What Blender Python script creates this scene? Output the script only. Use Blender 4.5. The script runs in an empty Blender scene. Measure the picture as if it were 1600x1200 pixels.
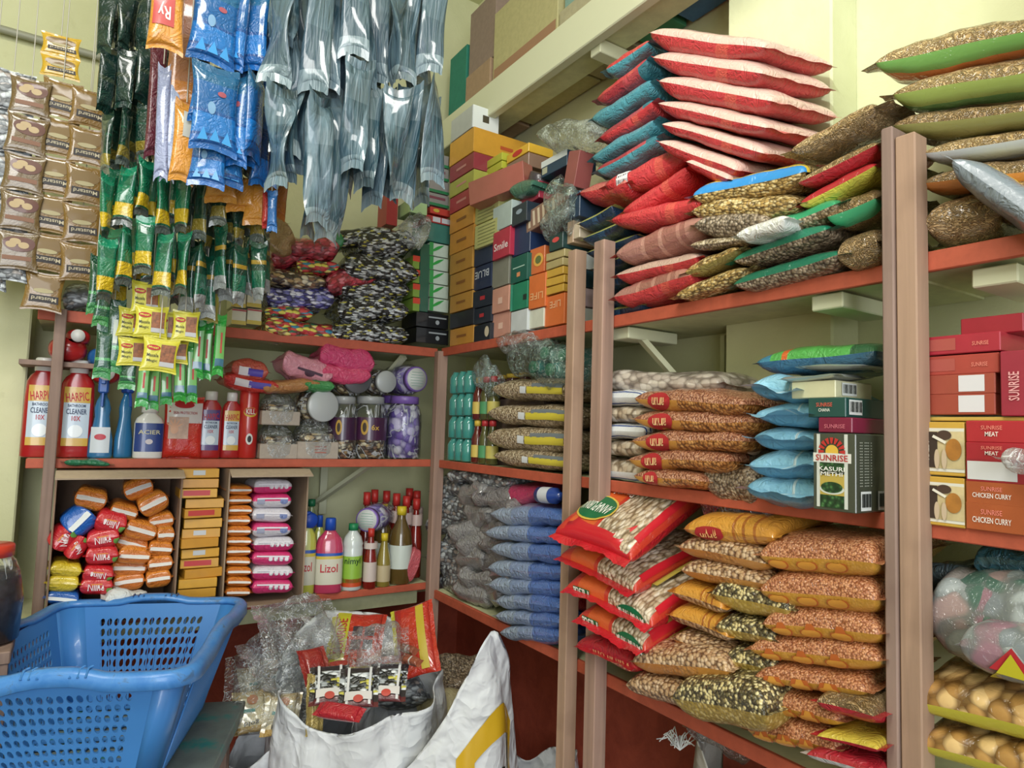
import bpy, math, random
from mathutils import Vector, Matrix, noise
C = bpy.context.scene.collection
PI = math.pi
rnd = random.Random(7)
CAMZ = 1.40
# ---------------------------------------------------------------- camera model (also used to measure positions on the shelf fronts)
F, YAW, PIT, ROL = 1036.66, 0.5764, 0.0702, 0.0307
_fw = Vector((math.sin(YAW)*math.cos(PIT), math.cos(YAW)*math.cos(PIT), math.sin(PIT)))
_r = Vector((math.cos(YAW), -math.sin(YAW), 0)); _u = _r.cross(_fw)
CR = _r*math.cos(ROL) + _u*math.sin(ROL); CU = -_r*math.sin(ROL) + _u*math.cos(ROL)
def ray(px, py): return _fw*F + CR*(px-800) + CU*(600-py)
YL, XR = 1.997, 1.0033
ZT, ZM, ZB, ZBR = 1.666, 1.296, 0.895, 0.877
def onx(px, py, X=XR):
    d = ray(px, py); p = d*(X/d.x); return Vector((p.x, p.y, p.z+CAMZ))
def ony(px, py, Y=YL):
    d = ray(px, py); p = d*(Y/d.y); return Vector((p.x, p.y, p.z+CAMZ))
def onz(px, py, z):
    d = ray(px, py); p = d*((z-CAMZ)/d.z); return Vector((p.x, p.y, p.z+CAMZ))
cam_d = bpy.data.cameras.new('camera'); cam = bpy.data.objects.new('camera', cam_d); C.objects.link(cam)
cam.matrix_world = Matrix((( CR.x, CU.x, -_fw.x, 0), (CR.y, CU.y, -_fw.y, 0), (CR.z, CU.z, -_fw.z, CAMZ), (0, 0, 0, 1)))
cam_d.sensor_width = 36; cam_d.lens = F/1600*36; cam_d.clip_start = .02
bpy.context.scene.camera = cam

class Wing:      # 'R': shelf front in the plane x = const, seen with world -y to the right;  'L': front in the plane y = const
    def __init__(s, k): s.k = k; s.rz = -PI/2 if k == 'R' else 0.0
    def at(s, px, py, off=0): return onx(px, py, XR+off) if s.k == 'R' else ony(px, py, YL+off)
    def rect(s, x0, y0, x1, y1, off=0):     # centre, width, height in metres of a pixel box on the plane `off` behind the front
        cx, cy = (x0+x1)/2, (y0+y1)/2
        a, b = s.at(x0, cy, off), s.at(x1, cy, off); t, u = s.at(cx, y0, off), s.at(cx, y1, off)
        w = (a-b); w.z = 0
        return Vector(((a.x+b.x)/2, (a.y+b.y)/2, (t.z+u.z)/2)), w.length, abs(t.z-u.z)
    def inw(s, d): return Vector((d, 0, 0)) if s.k == 'R' else Vector((0, d, 0))
WR, WL = Wing('R'), Wing('L')

# ---------------------------------------------------------------- materials
_M = {}
def hexc(h):
    h = h.lstrip('#'); v = [int(h[i:i+2], 16)/255 for i in (0, 2, 4)]
    g = .3*v[0]+.55*v[1]+.15*v[2]; v = [g+(c-g)*.97 for c in v]
    return tuple((c/12.92 if c <= .04045 else ((c+.055)/1.055)**2.4) for c in v) + (1,)
def col(c): return hexc(c) if isinstance(c, str) else (tuple(c)+(1,))[:4]
class NT:
    def __init__(s, name):
        s.m = bpy.data.materials.new(name); s.m.use_nodes = True; s.t = s.m.node_tree
        s.n = s.t.nodes; s.b = s.n['Principled BSDF']; s.out = s.n['Material Output']
    def add(s, typ, **k):
        x = s.n.new('ShaderNode'+typ)
        for a, v in k.items():
            if hasattr(x, a) and not a[0].isupper(): setattr(x, a, v)
            else: x.inputs[a.replace('_', ' ')].default_value = v
        return x
    def ln(s, a, b): s.t.links.new(a, b)
    def ramp(s, src, stops, interp='LINEAR'):
        r = s.n.new('ShaderNodeValToRGB'); r.color_ramp.interpolation = interp; e = r.color_ramp.elements
        while len(e) < len(stops): e.new(.5)
        for q, (p, c) in zip(e, stops): q.position = p; q.color = col(c) if not isinstance(c, (int, float)) else (c, c, c, 1)
        s.ln(src, r.inputs[0]); return r.outputs[0]
    def mix(s, f, a, b, mode='MIX'):
        x = s.n.new('ShaderNodeMix'); x.data_type = 'RGBA'; x.blend_type = mode
        for v, i in ((f, 0), (a, 6), (b, 7)):
            if hasattr(v, 'is_linked') or hasattr(v, 'links'): s.ln(v, x.inputs[i])
            else: x.inputs[i].default_value = v if i == 0 else col(v)
        return x.outputs[2]
    def math(s, op, a, b=0.0):
        x = s.n.new('ShaderNodeMath'); x.operation = op
        for v, i in ((a, 0), (b, 1)):
            if hasattr(v, 'links'): s.ln(v, x.inputs[i])
            else: x.inputs[i].default_value = v
        return x.outputs[0]
    def bump(s, h, strength, dist=.002, prev=None):
        x = s.add('Bump', Strength=strength, Distance=dist); s.ln(h, x.inputs['Height'])
        if prev is not None: s.ln(prev, x.inputs['Normal'])
        return x.outputs[0]
def setp(b, rough=.5, metal=0, coat=0, coatr=.1, trans=0, ior=1.45, spec=None):
    b.inputs['Roughness'].default_value = rough; b.inputs['Metallic'].default_value = metal
    b.inputs['Coat Weight'].default_value = coat; b.inputs['Coat Roughness'].default_value = coatr
    b.inputs['Transmission Weight'].default_value = trans; b.inputs['IOR'].default_value = ior
    if spec is not None: b.inputs['Specular IOR Level'].default_value = spec
def plain(c, rough=.5, metal=0, coat=0, bump=0, bs=60, var=0, name=None, **k):
    key = ('p', str(c), rough, metal, coat, bump, bs, var, str(k))
    if key in _M: return _M[key]
    t = NT(name or 'surface'); setp(t.b, rough, metal, coat, **k)
    co = t.add('TexCoord').outputs['Object']
    nz = t.add('TexNoise', Scale=bs, Detail=4.0, Roughness=.6); t.ln(co, nz.inputs['Vector'])
    if var:
        b = col(c); dk = tuple(x*(1-var) for x in b[:3]); lt = tuple(min(1, x*(1+var*.6)) for x in b[:3])
        t.ln(t.ramp(nz.outputs['Fac'], [(.3, dk), (.7, lt)]), t.b.inputs['Base Color'])
    else: t.b.inputs['Base Color'].default_value = col(c)
    if bump: t.ln(t.bump(nz.outputs['Fac'], bump), t.b.inputs['Normal'])
    _M[key] = t.m; return t.m
def ink(c): return plain(c, .5)
def film_bump(t, co, s=38, k=.55, prev=None):      # crinkles of thin plastic
    n1 = t.add('TexNoise', Scale=s, Detail=3.0, Distortion=1.6); t.ln(co, n1.inputs['Vector'])
    r = t.math('ABSOLUTE', t.math('SUBTRACT', n1.outputs['Fac'], .5))
    return t.bump(t.math('SUBTRACT', 1.0, r), k, .01, prev)
FOOD = {  # cell size scale, colours, shade painted into the gaps, stretch, warp, bump
 'peanut': (125, ['#c89668', '#b57f55', '#d9ab80', '#a8704a'], '#5e3218', (1, 1.35, 1), .0, .8),
 'chana':  (150, ['#c98a4a', '#b87838', '#d59a58', '#c08040'], '#6b3a10', (1, 1, 1), .0, .8),
 'bean':   (130, ['#c9a57e', '#b8906a', '#d6b794', '#bf9a70'], '#5a3418', (1, 1.2, 1), .0, .9),
 'lentil': (290, ['#cc8c60', '#bd7c54', '#d89c74', '#b07050'], '#80401c', (1, 1, 1), .0, .5),
 'pink':   (230, ['#bd8464', '#ac7454', '#c89474', '#9c6648'], '#6f3420', (1.4, 1, 1), .3, .6),
 'dal':    (185, ['#d8c58a', '#8c7c50', '#5d5238', '#e3d6a2', '#6f6442', '#4a4230'], '#2a2412', (1, 1, 1), .0, .8),
 'noodle': (80, ['#d4b27a', '#b08d54', '#e2cc9c', '#b08e5c'], '#7a5c34', (.6, 1, 1), 1.2, .9),
 'noodlebrown': (75, ['#bc9a6c', '#94744a', '#ceb084', '#94744a'], '#5c4626', (.6, 1, 1.2), 1.4, .9),
 'fusilli':(125, ['#d9c7ae', '#cbb79c', '#e3d5c0', '#bfa888'], '#7d6446', (1, .45, 1), .3, 1.),
 'oat':    (210, ['#c2b092', '#ad9a7c', '#d0c0a4', '#9c8868'], '#5c4a30', (1, .6, 1), .4, .7),
 'disc':   (46, ['#c9beb0', '#b9aca0', '#d6ccc0', '#ada094'], '#6e6258', (1, 1, 1.6), .0, .8),
 'shell':  (62, ['#cbbca6', '#bba890', '#d8ccba', '#a8957c'], '#6a5842', (1, .6, 1), .4, 1.),
 'soya':   (170, ['#8f7d68', '#a08d76', '#7c6a56', '#b3a088'], '#43362a', (1, 1, 1), .6, .9),
 'cereal': (210, ['#c8a868', '#b89454', '#dcc48c', '#9a7c44'], '#5c4420', (.6, 1, 1), .8, .9),
 'macaroni':(52, ['#cfa668', '#bf9252', '#dcb87c', '#b38648'], '#5a3a14', (1, .5, 1), .5, 1.),
 'candyblack': (135, ['#e4e8ea', '#1c1e22', '#c4c9cd', '#0e0f11', '#9aa0a4', '#d8dcde', '#141618', '#b4b9bd', '#c8c050', '#26282c'], '#050506', (.5, 1, 1.3), .7, 1.),
 'jumble': (30, ['#8c9692', '#4c6c60', '#a08a86', '#7c8488', '#a09894', '#66706e', '#94707c', '#a4acac'], '#6c7270', (1, 1, 1), 3.0, .12),
 'candyred': (95, ['#c8353a', '#e8dc5c', '#1d6b4c', '#d84848', '#2d8cae', '#f1e27a', '#b32024'], '#5c1012', (.5, 1, 1.3), .8, .9),
 'candyviolet': (120, ['#3c3c86', '#5858a8', '#c4c4e8', '#2c2c60', '#7878c0', '#e8e8f4'], '#1c1c40', (.5, 1, 1.3), .8, .9),
 'candygold': (105, ['#b89a6a', '#5a4638', '#e2d6b8', '#8a6448', '#3e302a', '#d8c090'], '#201410', (.5, 1, 1), 1., .8),
 'candypink': (95, ['#c83c50', '#a82838', '#e07888', '#8c1c2c'], '#5a0c18', (.5, 1, 1), 1., .6),
 'greyfoil': (95, ['#8c9298', '#b4babd', '#6a7074', '#c8ced2', '#55585c', '#9a8f88'], '#3c3e42', (.6, 1, 1), 1.2, .9),
 'purple': (40, ['#8d78c8', '#cfc6ea', '#a594d6', '#e8e4f4', '#6a54a8'], '#4a3a80', (1, .6, 1), .6, .9),
}
def food_nodes(t, kind, co=None):
    sc, cs, gap, st, warp, bm = FOOD[kind]
    if co is None: co = t.add('TexCoord').outputs['Object']
    if warp:
        nz = t.add('TexNoise', Scale=sc*.35, Detail=2.0); t.ln(co, nz.inputs['Vector'])
        vm = t.n.new('ShaderNodeVectorMath'); vm.operation = 'MULTIPLY_ADD'
        t.ln(nz.outputs['Color'], vm.inputs[0]); vm.inputs[1].default_value = (warp*1.4/sc,)*3; t.ln(co, vm.inputs[2]); co = vm.outputs[0]
    mp = t.n.new('ShaderNodeMapping'); mp.inputs['Scale'].default_value = st; t.ln(co, mp.inputs[0])
    if kind.startswith('noodle'):
        w1 = t.add('TexNoise', Scale=sc*1.3, Detail=1.0, Distortion=1.6); t.ln(mp.outputs[0], w1.inputs['Vector'])
        rr = t.math('PINGPONG', t.math('MULTIPLY', w1.outputs['Fac'], 7.0), .5)
        w2 = t.add('TexNoise', Scale=sc*.3); t.ln(mp.outputs[0], w2.inputs['Vector'])
        c = t.mix(t.ramp(w2.outputs['Fac'], [(.35, 0.0), (.65, 1.0)]), cs[0], cs[3]); c = t.mix(t.ramp(rr, [(.05, 1.0), (.24, 0.0)]), c, gap); c = t.mix(t.ramp(rr, [(.40, 0.0), (.5, .8)]), c, cs[2])
        return c, rr, 1.0
    v = t.add('TexVoronoi', Scale=sc, Randomness=.9); t.ln(mp.outputs[0], v.inputs['Vector'])
    sp = t.n.new('ShaderNodeSeparateColor'); t.ln(v.outputs['Color'], sp.inputs[0])
    n = len(cs); c = t.ramp(sp.outputs[0], [(i/n, x) for i, x in enumerate(cs)], 'CONSTANT')
    d = v.outputs['Distance']
    c = t.mix(t.ramp(d, [(.42, 0.0), (.72, .85)]), c, gap)  # darker towards cell borders: shade between grains put into the colour
    return c, t.math('SUBTRACT', 1.0, t.math('MULTIPLY', d, d)), bm
def pack(base='#d8c060', food=None, bands=None, axis=0, mask=None, maxis=1, rough=.35, coat=.7, metal=0, crin=.8, crs=38, streak=None):
    """plastic packet: bands = constant stops along UV axis; mask = stops (0/1) along UV maxis where the contents show"""
    k = ('k', str(base), food, str(bands), axis, str(mask), maxis, rough, coat, metal, crin, crs, streak)
    if k in _M: return _M[k]
    t = NT('packet_film'); setp(t.b, rough, metal, coat, .07)
    tc = t.add('TexCoord'); co = tc.outputs['Object']
    sx = t.n.new('ShaderNodeSeparateXYZ'); t.ln(tc.outputs['UV'], sx.inputs[0])
    c = None; nrm = None
    if bands: c = t.ramp(sx.outputs[axis], bands, 'CONSTANT')
    if food:
        fc, fh, bm = food_nodes(t, food)
        if c is None: c = fc; nrm = t.bump(fh, bm, .004)
        elif mask:
            mk = t.ramp(sx.outputs[maxis], mask, 'CONSTANT'); c = t.mix(mk, c, fc); nrm = t.bump(t.math('MULTIPLY', fh, mk), bm, .004)
    if c is None: t.b.inputs['Base Color'].default_value = col(base)
    else: t.ln(c, t.b.inputs['Base Color'])
    if streak:
        mp = t.n.new('ShaderNodeMapping'); mp.inputs['Scale'].default_value = (1, .16, 1); t.ln(co, mp.inputs[0]); co = mp.outputs[0]
        ns = t.add('TexNoise', Scale=60.0, Detail=4.0, Distortion=.6); t.ln(co, ns.inputs['Vector'])
        base_c = c if c is not None else col(base)
        c = t.mix(t.ramp(ns.outputs['Fac'], [(.42, 0.0), (.62, .75)]), base_c, streak); t.ln(c, t.b.inputs['Base Color'])
    fb = film_bump(t, co, crs, crin, None)
    if nrm is None: nrm = fb
    else:
        t.ln(fb, t.b.inputs['Coat Normal'])
    t.ln(nrm, t.b.inputs['Normal'])
    _M[k] = t.m; return t.m
def clear(tint='#dfe6e8', amount=.18, rough=.12, gloss='#ffffff', crs=30):
    k = ('c', tint, amount, rough, crs)
    if k in _M: return _M[k]
    t = NT('clear_film'); t.n.remove(t.b)
    co = t.add('TexCoord').outputs['Object']; nb = film_bump(t, co, crs, 1.0)
    tr = t.add('BsdfTransparent', Color=(.97, .98, .98, 1)); df = t.add('BsdfDiffuse', Color=col(tint)); gl = t.add('BsdfGlossy', Color=(1, 1, 1, 1), Roughness=rough)
    for x in (df, gl): t.ln(nb, x.inputs['Normal'])
    lw = t.add('LayerWeight', Blend=.25); t.ln(nb, lw.inputs['Normal'])
    nz = t.add('TexNoise', Scale=crs*.6, Detail=3.0, Distortion=1.0); t.ln(co, nz.inputs['Vector'])
    nr = t.add('TexNoise', Scale=crs*.9, Detail=2.0, Distortion=2.0); t.ln(co, nr.inputs['Vector'])
    rg = t.math('ABSOLUTE', t.math('SUBTRACT', nr.outputs['Fac'], .5))
    f1 = t.math('ADD', t.math('MULTIPLY', t.ramp(nz.outputs['Fac'], [(.42, .1), (.70, 1.3)]), amount*.7), t.ramp(rg, [(.0, .75), (.022, .0)]))
    m1 = t.n.new('ShaderNodeMixShader'); t.ln(t.math('MINIMUM', f1, 1.0), m1.inputs[0]); t.ln(tr.outputs[0], m1.inputs[1]); t.ln(df.outputs[0], m1.inputs[2])
    m2 = t.n.new('ShaderNodeMixShader'); t.ln(t.math('MINIMUM', t.math('ADD', t.math('MULTIPLY', lw.outputs['Fresnel'], .7), .03), .6), m2.inputs[0]); t.ln(m1.outputs[0], m2.inputs[1]); t.ln(gl.outputs[0], m2.inputs[2])
    t.ln(m2.outputs[0], t.out.inputs[0]); _M[k] = t.m; return t.m
def liquid(c, rough=.15): return plain(c, rough, 0, .8)
def wood(c, dark=.35, along=2):
    k = ('w', c, dark, along)
    if k in _M: return _M[k]
    t = NT('raw_wood'); setp(t.b, .75); tc = t.add('TexCoord').outputs['Object']
    mp = t.n.new('ShaderNodeMapping'); s = [40, 40, 40]; s[along] = 2.2; mp.inputs['Scale'].default_value = s; t.ln(tc, mp.inputs[0])
    nz = t.add('TexNoise', Scale=1.0, Detail=6.0, Distortion=.6); t.ln(mp.outputs[0], nz.inputs['Vector'])
    nb = t.add('TexNoise', Scale=9.0, Detail=3.0); t.ln(tc, nb.inputs['Vector'])
    b = col(c); c1 = t.ramp(nz.outputs['Fac'], [(.3, tuple(x*(1-dark) for x in b[:3])), (.65, b[:3])])
    c2 = t.mix(t.ramp(nb.outputs['Fac'], [(.55, 0.0), (.8, .35)]), c1, '#5d4438')
    t.ln(c2, t.b.inputs['Base Color']); t.ln(t.bump(nz.outputs['Fac'], .4), t.b.inputs['Normal']); _M[k] = t.m; return t.m

# ---------------------------------------------------------------- objects
def tag(o, label=None, cat=None, group=None, kind=None):
    if label: o['label'] = label
    if cat: o['category'] = cat
    if group: o['group'] = group
    if kind: o['kind'] = kind
    return o
def mk(name, verts, faces, mats, parent=None, smooth=True, fm=None, uv=None, mat=None):
    me = bpy.data.meshes.new(name); me.from_pydata(verts, [], faces)
    for m in (mats if isinstance(mats, (list, tuple)) else [mats]): me.materials.append(m)
    if fm: me.polygons.foreach_set('material_index', fm)
    me.polygons.foreach_set('use_smooth', [smooth]*len(faces))
    if uv:
        l = me.uv_layers.new(name='UVMap'); a = [0.0]*(2*len(me.loops))
        for i, lp in enumerate(me.loops): a[2*i], a[2*i+1] = uv[lp.vertex_index]
        l.data.foreach_set('uv', a)
    me.update(); o = bpy.data.objects.new(name, me); C.objects.link(o)
    if parent: o.parent = parent
    if mat is not None: o.matrix_world = mat
    return o
def empty(name, M=None, **k):
    o = bpy.data.objects.new(name, None); C.objects.link(o); o.empty_display_size = .05
    if M is not None: o.matrix_world = M
    return tag(o, **k)
def TM(loc, rz=0, roll=0, pitch=0): return Matrix.Translation(loc) @ Matrix.Rotation(rz, 4, 'Z') @ Matrix.Rotation(roll, 4, 'Y') @ Matrix.Rotation(pitch, 4, 'X')
class MB:
    def __init__(s): s.v = []; s.f = []; s.m = []; s.uv = []
    def box(s, x0, x1, y0, y1, z0, z1, bev=0, mi=0, M=None):
        b = len(s.v)
        if bev <= 0:
            P = [(x, y, z) for z in (z0, z1) for y in (y0, y1) for x in (x0, x1)]
            Fc = [(0, 2, 3, 1), (4, 5, 7, 6), (0, 1, 5, 4), (2, 6, 7, 3), (0, 4, 6, 2), (1, 3, 7, 5)]
        else:
            P = []; ix = {}
            def g(x, y, z):
                k = (x, y, z)
                if k not in ix: ix[k] = len(P); P.append(k)
                return ix[k]
            e = bev; X = (x0, x1); Y = (y0, y1); Z = (z0, z1)
            xi = (x0+e, x1-e); yi = (y0+e, y1-e); zi = (z0+e, z1-e); Fc = []
            for s_ in (0, 1):
                q = [g(X[s_], a, c) for a, c in ((yi[0], zi[0]), (yi[1], zi[0]), (yi[1], zi[1]), (yi[0], zi[1]))]; Fc.append(q if s_ else q[::-1])
                q = [g(a, Y[s_], c) for a, c in ((xi[0], zi[0]), (xi[0], zi[1]), (xi[1], zi[1]), (xi[1], zi[0]))]; Fc.append(q if s_ else q[::-1])
                q = [g(a, c, Z[s_]) for a, c in ((xi[0], yi[0]), (xi[1], yi[0]), (xi[1], yi[1]), (xi[0], yi[1]))]; Fc.append(q if s_ else q[::-1])
            for i in (0, 1):
                for j in (0, 1):
                    Fc.append([g(X[i], yi[j], zi[0]), g(X[i], yi[j], zi[1]), g(xi[i], Y[j], zi[1]), g(xi[i], Y[j], zi[0])])
                    Fc.append([g(X[i], yi[0], zi[j]), g(X[i], yi[1], zi[j]), g(xi[i], yi[1], Z[j]), g(xi[i], yi[0], Z[j])])
                    Fc.append([g(xi[0], Y[i], zi[j]), g(xi[1], Y[i], zi[j]), g(xi[1], yi[i], Z[j]), g(xi[0], yi[i], Z[j])])
                    for k_ in (0, 1): Fc.append([g(X[i], yi[j], zi[k_]), g(xi[i], Y[j], zi[k_]), g(xi[i], yi[j], Z[k_])])
        if M is not None: P = [tuple(M @ Vector(p)) for p in P]
        s.v += P; s.f += [tuple(b+i for i in f) for f in Fc]; s.m += [mi]*len(Fc); return s
    def tube(s, pts, r, n=8, mi=0, closed=False):
        b = len(s.v); pts = [Vector(p) for p in pts]; N = len(pts)
        for i, p in enumerate(pts):
            if closed: d = pts[(i+1) % N]-pts[i-1]
            else: d = pts[min(i+1, N-1)]-pts[max(i-1, 0)]
            d.normalize(); a = d.cross(Vector((0, 0, 1)))
            if a.length < .05: a = d.cross(Vector((1, 0, 0)))
            a.normalize(); c = a.cross(d); rr = r[i] if isinstance(r, (list, tuple)) else r
            for k in range(n): s.v.append(tuple(p+(a*math.cos(2*PI*k/n)+c*math.sin(2*PI*k/n))*rr))
        for i in range(N if closed else N-1):
            j = (i+1) % N
            for k in range(n): s.f.append((b+i*n+k, b+j*n+k, b+j*n+(k+1) % n, b+i*n+(k+1) % n)); s.m.append(mi)
        if not closed:
            s.f.append(tuple(b+k for k in range(n))[::-1]); s.f.append(tuple(b+(N-1)*n+k for k in range(n))); s.m += [mi, mi]
        return s
    def lathe(s, prof, n=28, ex=2.0, mi=0, caps=(True, True), cx=0, cy=0):
        b = len(s.v)
        for (z, rx, ry) in [(p[0], p[1], p[2] if len(p) > 2 else p[1]) for p in prof]:
            for k in range(n):
                a = 2*PI*k/n; ca, sa = math.cos(a), math.sin(a)
                m = (abs(ca)**ex+abs(sa)**ex)**(-1/ex)
                s.v.append((cx+rx*ca*m, cy+ry*sa*m, z))
        N = len(prof)
        for i in range(N-1):
            for k in range(n): s.f.append((b+i*n+k, b+i*n+(k+1) % n, b+(i+1)*n+(k+1) % n, b+(i+1)*n+k)); s.m.append(mi)
        if caps[0]: s.f.append(tuple(b+k for k in range(n))[::-1]); s.m.append(mi)
        if caps[1]: s.f.append(tuple(b+(N-1)*n+k for k in range(n))); s.m.append(mi)
        return s
    def build(s, name, mats, parent=None, smooth=False, mat=None): return mk(name, s.v, s.f, mats, parent, smooth, s.m, None, mat)

# text: glyph meshes, normalised to unit width / height around the centre
_T = {}
def glyphs(txt, bold=.012):
    k = (txt, bold)
    if k in _T: return _T[k]
    cu = bpy.data.curves.new('lettering', 'FONT'); cu.body = txt; cu.offset = bold; cu.resolution_u = 2; cu.fill_mode = 'FRONT' if hasattr(cu, 'fill_mode') else cu.fill_mode
    o = bpy.data.objects.new('lettering_source', cu); C.objects.link(o); me = o.to_mesh()
    V = [tuple(v.co) for v in me.vertices]; Fc = [tuple(p.vertices) for p in me.polygons]
    o.to_mesh_clear(); bpy.data.objects.remove(o); bpy.data.curves.remove(cu)
    x0, x1 = min(v[0] for v in V), max(v[0] for v in V); y0, y1 = min(v[1] for v in V), max(v[1] for v in V)
    w, h = max(x1-x0, 1e-5), max(y1-y0, 1e-5)
    V = [((v[0]-(x0+x1)/2)/w, (v[1]-(y0+y1)/2)/h) for v in V]
    _T[k] = (V, Fc, w/h); return _T[k]
def words(parent, txt, w, h, c, f, rot=0, name='lettering'):
    """f maps (x right, y up) in metres on a face to a local point"""
    V, Fc, asp = glyphs(txt)
    ca, sa = math.cos(rot), math.sin(rot)
    P = [tuple(f(x*w*ca-y*h*sa, x*w*sa+y*h*ca)) for x, y in V]
    o = mk(name, P, Fc, ink(c), parent, False); return o
def patch(parent, name, w, h, m, f, ell=False, n=6, uvs=True):
    """rectangle or ellipse laid on a face through f"""
    P = []; uv = []; Fc = []
    if ell:
        P.append(tuple(f(0, 0))); uv.append((.5, .5)); N = 24; R = 3
        for r in range(1, R+1):
            for k in range(N):
                a = 2*PI*k/N; P.append(tuple(f(w/2*math.cos(a)*r/R, h/2*math.sin(a)*r/R))); uv.append((.5+.5*math.cos(a)*r/R, .5+.5*math.sin(a)*r/R))
        for k in range(N):
            Fc.append((0, 1+k, 1+(k+1) % N))
            for r in range(1, R): Fc.append((1+(r-1)*N+k, 1+r*N+k, 1+r*N+(k+1) % N, 1+(r-1)*N+(k+1) % N))
    else:
        for j in range(n+1):
            for i in range(n+1): P.append(tuple(f(w*(i/n-.5), h*(j/n-.5)))); uv.append((i/n, j/n))
        for j in range(n):
            for i in range(n): a = j*(n+1)+i; Fc.append((a, a+1, a+n+2, a+n+1))
    return mk(name, P, Fc, m, parent, True, None, uv)

# stuffed bag: local X width, Y depth, Z thickness
def pr(t, p=3.0, q=.5): return max(0.0, 1-abs(t)**p)**q
def pillow(name, W, D, H, mt, mb=None, mf=None, parent=None, M=None, seed=0, p=3.0, wr=.10, fin=.010, finax='x', nu=22, nv=16, sag=0, ear=.05, top=1.0, bot=1.0, bend=0, twirl=0):
    mb = mb or mt; mf = mf or mb; sd = seed*7.31
    def S(u, v, side=1, off=0):
        e = (1-ear*(1-v*v)*(abs(u)**2)); e2 = (1-ear*(1-u*u)*(abs(v)**2))
        x = W/2*u*e; y = D/2*v*e2
        k = pr(u, p+2.2, .40)*pr(v, p+1.5, .40)
        n = noise.noise(Vector((x*14+sd, y*14, side*3+sd))) + .5*noise.noise(Vector((x*38, y*38+sd, side*9)))
        z = side*(H/2*(top if side > 0 else bot))*k*(1+wr*3*n)
        n2 = noise.noise(Vector((x*9, y*9, sd)))
        z += n2*H*wr*.8
        z -= sag*(u*u)*H
        z += bend*u*u + side*off
        if twirl: a = twirl*math.sin(v*1.6+sd); x, z = x*math.cos(a)-z*math.sin(a), x*math.sin(a)+z*math.cos(a)
        return Vector((x, y, z))
    # profile sampling clusters near edges
    def us(n): return [math.sin((i/n-.5)*PI)*.92+(i/n-.5)*.16 for i in range(n+1)]
    U, Vv = us(nu), us(nv); v = []; f = []; fm = []; uv = []
    for side, mi in ((1, 0), (-1, 1)):
        b = len(v)
        for j in range(nv+1):
            for i in range(nu+1):
                v.append(tuple(S(U[i], Vv[j], side))); uv.append((U[i]*.5+.5, Vv[j]*.5+.5))
        for j in range(nv):
            for i in range(nu):
                a = b+j*(nu+1)+i; q = (a, a+1, a+nu+2, a+nu+1); f.append(q if side > 0 else q[::-1]); fm.append(mi)
    if fin:
        for sgn in (-1, 1):
            b = len(v); n = nv if finax == 'x' else nu
            for i in range(n+1):
                t = (Vv if finax == 'x' else U)[i]
                P = S(sgn, t, 1) if finax == 'x' else S(t, sgn, 1)
                z = noise.noise(Vector((P.x*30, P.y*30, sd+sgn)))*fin*.5
                for r in (0, .5, 1):
                    e = fin*(r + (.12 if (i % 2 and r == 1) else 0))*sgn
                    Q = P + (Vector((e, 0, z*r)) if finax == 'x' else Vector((0, e, z*r)))
                    v.append(tuple(Q)); uv.append(((0 if sgn < 0 else 1), t*.5+.5) if finax == 'x' else (t*.5+.5, 0 if sgn < 0 else 1))
            for i in range(n):
                for r in (0, 1):
                    a = b+i*3+r; f.append((a, a+1, a+4, a+3)); fm.append(2)
    o = mk(name, v, f, [mt, mb, mf], parent, True, fm, uv, M)
    return o, S
# ---------------------------------------------------------------- the room
def wall_mat(name, axis_dado=True):
    t = NT(name); setp(t.b, .72); tc = t.add('TexCoord').outputs['Object']
    nz = t.add('TexNoise', Scale=2.2, Detail=5.0, Roughness=.6); t.ln(tc, nz.inputs['Vector'])
    n2 = t.add('TexNoise', Scale=14.0, Detail=6.0, Roughness=.7, Distortion=.5); t.ln(tc, n2.inputs['Vector'])
    c = t.ramp(nz.outputs['Fac'], [(.3, '#bcbc90'), (.55, '#c9c9a0'), (.8, '#d3d2ac')])
    c = t.mix(t.ramp(n2.outputs['Fac'], [(.62, 0.0), (.75, .3)]), c, '#a8a57c')
    if axis_dado:
        sx = t.n.new('ShaderNodeSeparateXYZ'); t.ln(tc, sx.inputs[0])
        red = t.ramp(n2.outputs['Fac'], [(.3, '#8e3c2a'), (.6, '#a84c36')])
        w = t.math('ADD', sx.outputs[2], t.math('MULTIPLY', nz.outputs['Fac'], .02))
        c = t.mix(t.math('LESS_THAN', w, .795), c, red)
    t.ln(c, t.b.inputs['Base Color']); t.ln(t.bump(n2.outputs['Fac'], .35, .006), t.b.inputs['Normal']); return t.m
MW = wall_mat('limewash_wall')
XW, XP, YW = 1.275, 1.185, 2.30
def struct(name, mb, m): return tag(mb.build(name, m), kind='structure')
struct('wall_back', MB().box(-1.3, 1.4, YW, YW+.12, 0, 3.15), MW)
struct('wall_right', MB().box(XW, XW+.12, -2.2, YW, 0, 3.15), MW)
struct('wall_left', MB().box(-1.42, -1.3, -2.2, YW+.12, 0, 3.15), MW)
struct('trim_1', MB().box(XP, XW+.001, .715, .965, 0, 3.15, .004), MW)
struct('trim_2', MB().box(-1.3, -.118, 2.12, YW+.001, 0, 2.02, .004), MW)
struct('floor', MB().box(-1.4, 1.4, -2.2, YW+.1, -.1, 0), plain('#77706a', .6, bump=.3, bs=20, var=.25, name='cement_floor'))
struct('ceiling', MB().box(-1.42, 1.4, -2.2, YW+.12, 3.15, 3.25), plain('#c9cba0', .8, name='ceiling_paint'))
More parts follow.
